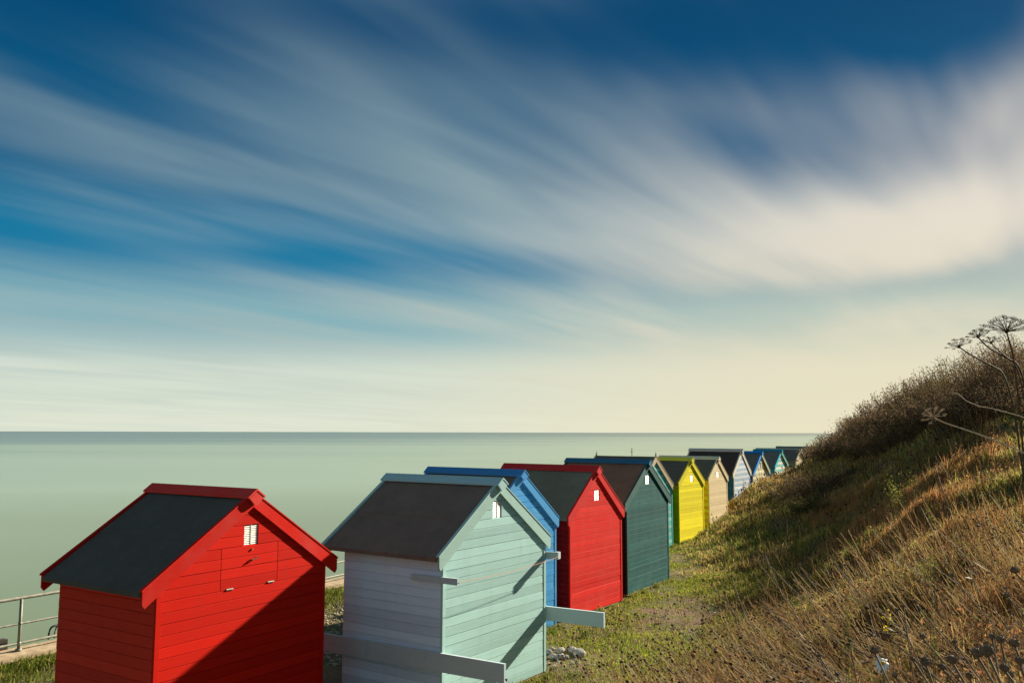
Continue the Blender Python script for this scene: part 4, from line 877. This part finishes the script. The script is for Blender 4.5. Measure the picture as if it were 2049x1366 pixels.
# daisy
def daisy():
    c = at(1765, 1327, 2.3); fx, fy = c.x+.04, c.y+.03; z = min(gz(fx, fy), c.z-.1); F0 = Vector((fx, fy, z)); h = c-F0
    root = empty('daisy', F0); tag(root, 'single white daisy with drooping petals in the dark stalks', 'flower')
    mb = MB(); mb.tube([Vector((0, 0, -.03)), h*.5+Vector((.01, 0, 0)), h], .0018, 5); mb.build('stem', simple('green_stem', (.10, .14, .04), .6), root)
    mb = MB(); mb.blob(h+Vector((0, -.004, .003)), (.0055, .0055, .0045), 1, .05); mb.build('disc', simple('flower_disc', (.55, .33, .03), .7), root)
    M_PET = simple('white_petal', (.78, .78, .72), .6, var=.06); nrm = Vector((-.15, -.65, .6)).normalized(); ux = nrm.cross(Vector((0, 0, 1))).normalized(); uy = nrm.cross(ux)
    for k in range(13):
        a_ = k*2*math.pi/13+.1; d = ux*math.cos(a_)+uy*math.sin(a_); sd = nrm.cross(d); L_ = .019*random.uniform(.8, 1.1); dr = Vector((0, 0, -.006*random.random()))
        p0, p1, p2 = h+d*.004, h+d*L_*.6+nrm*.001, h+d*L_+dr
        mb = MB(); mb.add([p0-sd*.0012, p0+sd*.0012, p1+sd*.0030, p2+sd*.0018, p2-sd*.0018, p1-sd*.0030], [(0, 1, 2, 5), (5, 2, 3, 4)]); mb.build('petal', M_PET, root)
daisy()
# small living plants
def sprig(px, py, dist, hgt, n, label, cols, cat='plant', spread=.05, lsz=.02):
    c = at(px, py, dist) if dist else hit_ground(px, py)[0]; x, y = c.x, c.y; z = gz(x, y) if not dist else min(gz(x, y), c.z)
    root = empty('leafy_sprig', (x, y, z)); tag(root, label, cat); hgt0 = hgt; hgt = max(hgt, c.z-z+.02)
    k = 5; a_ = rng.uniform(0, 6.28, k); tt = np.linspace(0, 1, 4); end = np.stack([np.cos(a_)*spread, np.sin(a_)*spread, hgt*rng.uniform(.7, 1, k)], -1); path = end[:, None]*tt[None, :, None]; path[..., :2] *= (tt**1.5/np.maximum(tt, 1e-6))[None, :, None]
    V, T, C = stems(path, np.full(k, .0013), palette(k, BROWN+[(.12, .13, .04)], [1, 1, 1, 3])); link('stem', fast_mesh('stem', V, T, C), root, M_LEAF)
    j = rng.integers(0, k, n); f = (1-rng.uniform(0, min(.9, hgt0/hgt), n))[:, None]; p = path[j, -1]*f+rng.normal(0, spread*.28, (n, 3)); p[:, 2] = np.maximum(p[:, 2], .005)
    V, T, C = leaves(p, rng.uniform(.6, 1.3, n)*lsz, palette(n, *cols)); link('leaves', fast_mesh('leaves', V, T, C), root, M_LEAF)
LIME = ([(.20, .25, .03), (.14, .18, .025), (.28, .27, .04)], [2, 2, 1]); MIDG = ([(.10, .17, .02), (.16, .22, .03), (.07, .12, .015)], [2, 2, 2]); YEL = ([(.60, .50, .02), (.45, .42, .03)], [2, 1])
sprig(1775, 1180, 3.4, .08, 40, 'bright yellow flower sprig among dark stalks', YEL, 'flower', .016, .009)
sprig(1690, 1190, 3.6, .08, 70, 'lime green sprig left of the yellow flower', LIME, spread=.022, lsz=.009)
sprig(1695, 1222, 3.5, .06, 50, 'lower lime green sprig below the other lime sprig', LIME, spread=.02, lsz=.009)
sprig(1855, 1005, 4.2, .10, 90, 'lime green sprig at right beside the russet grass', LIME, spread=.03, lsz=.010)
sprig(1855, 1135, 3.4, .08, 60, 'thin lime green sprig in the dark stalks at right', LIME, spread=.015, lsz=.008)
sprig(1800, 912, 8.0, .16, 300, 'yellow green plant below the pale umbel', ([(.16, .18, .03), (.24, .22, .04), (.11, .12, .03)], [2, 1, 2]), spread=.10, lsz=.016)
sprig(1165, 1278, 0, .12, 260, 'round green leafy plant behind the pile of pale stones', MIDG, spread=.14, lsz=.03)
sprig(1105, 1270, 0, .12, 200, 'green leafy plant against the aqua hut corner', MIDG, spread=.13, lsz=.03)
sprig(1225, 1272, 0, .08, 90, 'small green leafy plant right of the round one', MIDG, spread=.09, lsz=.025)
sprig(1150, 1352, 0, .08, 160, 'low green plant by the base of the aqua hut', MIDG, spread=.16, lsz=.03)
sprig(1060, 1360, 0, .10, 90, 'grass sprig against the foot of the aqua wall', MIDG, spread=.06, lsz=.02)

# ------------------------------------------------------------------ stones, litter, shingle, decking
M_STONE = simple('pale_flint', (.26, .24, .20), .9, var=.45, scale=24, bump=.6); M_STONE2 = simple('grey_flint', (.17, .16, .14), .9, var=.4, scale=24, bump=.6)
for k, (px, py, r_, pale, lb) in enumerate(((1160, 1313, .115, 1, 'largest pale stone at the right end of the stone pile'), (1146, 1306, .085, 1, 'pale stone tucked behind the largest stone of the pile'), (1133, 1319, .065, 0, 'brownish grey stone in the front middle of the pile'), (1121, 1319, .085, 0, 'grey stone in front of the pile'), (1107, 1316, .07, 1, 'whitish stone left of the pile centre'), (1122, 1306, .08, 1, 'pale stone at the back of the pile'), (1098, 1308, .065, 0, 'grey stone nearest the aqua hut wall'), (1104, 1300, .05, 1, 'small pale stone at the back left of the pile'), (1138, 1302, .05, 0, 'small dark stone at the back of the pile'), (1152, 1322, .035, 1, 'smallest pale stone in front of the pile'))):
    p, _ = hit_ground(px, py); rnd = random.Random(k+5); mb = MB(); mb.blob((0, 0, r_*.45), (r_*rnd.uniform(.9, 1.25), r_*rnd.uniform(.7, .95), r_*rnd.uniform(.55, .7)), 2, .07, rnd)
    o = mb.build('stone', M_STONE if pale else M_STONE2, None, True); o.location = p; o.rotation_euler = (rnd.uniform(-.2, .2), rnd.uniform(-.2, .2), rnd.uniform(0, 6)); tag(o, lb, 'stone', 'pile of stones beside the aqua hut')
M_LITTER = simple('crumpled_plastic', (.62, .68, .74), .5, var=.15, scale=50)
for px, py, sz, lb in ((1430, 1236, .07, 'crumpled pale blue scrap of plastic on the bank grass'), (1328, 1245, .045, 'small white scrap of paper on the bare soil')):
    p, _ = hit_ground(px, py); mb = MB(); rnd = random.Random(px); n = 5; g = [[Vector(((i/(n-1)-.5)*2*sz, (j/(n-1)-.5)*2*sz, rnd.uniform(0, sz*.9))) for j in range(n)] for i in range(n)]
    V = [v_ for row in g for v_ in row]; mb.add(V, [(i*n+j, (i+1)*n+j, (i+1)*n+j+1, i*n+j+1) for i in range(n-1) for j in range(n-1)])
    o = mb.build('litter', M_LITTER); o.location = p+Vector((0, 0, .06)); o.rotation_euler = (.5, .2, px); tag(o, lb, 'litter')
def shingle():
    n = 6500; s = rng.uniform(10.5, 19, n); q = rng.uniform(-12.6, -8.6, n); x, y = sq_to_xy(s, q); k = fbm(x, y, 1.3, 91) > .30; x, y = x[k], y[k]
    n2 = 1500; s = rng.uniform(9, 16, n2); q = rng.uniform(-6.8, -3.5, n2); x2, y2 = sq_to_xy(s, q); k = free(x2, y2) & (ground(x2, y2)-G0 < .25) & (fbm(x2, y2, 1.0, 93) > .52); x = np.r_[x, x2[k]]; y = np.r_[y, y2[k]]; n = len(x)
    V, T, C = heads(P3(x, y, .004), rng.uniform(.010, .034, n), palette(n, [(.42, .36, .25), (.30, .25, .17), (.52, .46, .35), (.20, .16, .11)], [3, 3, 2, 2]), 0, .6, .22)
    tag(link('shingle', fast_mesh('shingle', V, T, C), None, M_DRY), 'loose tan beach pebbles on the ground around the huts', 'shingle', kind='stuff')
shingle()
def decking():
    x, y, a_ = HUTS[1][0], HUTS[1][1], HUTS[1][2]; root = empty('decking', (x, y, G0), math.pi/2-a_); tag(root, 'weathered greenish timber decking between the red and aqua huts', 'decking')
    M_DECK = simple('mossy_decking', (.20, .19, .075), .85, var=.4, scale=12, bump=.4); rnd = random.Random(2)
    for k in range(13):
        v = .55+k*.128; mb = MB(); mb.box((-2.2, v, .012), (-.12, v+.104, .052)); o = mb.build('plank', M_DECK, root); o.location = (rnd.uniform(-.03, .03), 0, rnd.uniform(-.006, .006)); o.rotation_euler = (0, 0, rnd.uniform(-.004, .004))
    for u in (-1.9, -1.1, -.35):
        mb = MB(); mb.box((u, .54, -.03), (u+.07, 2.2, .008)); mb.build('joist', M_DECK, root)
decking()
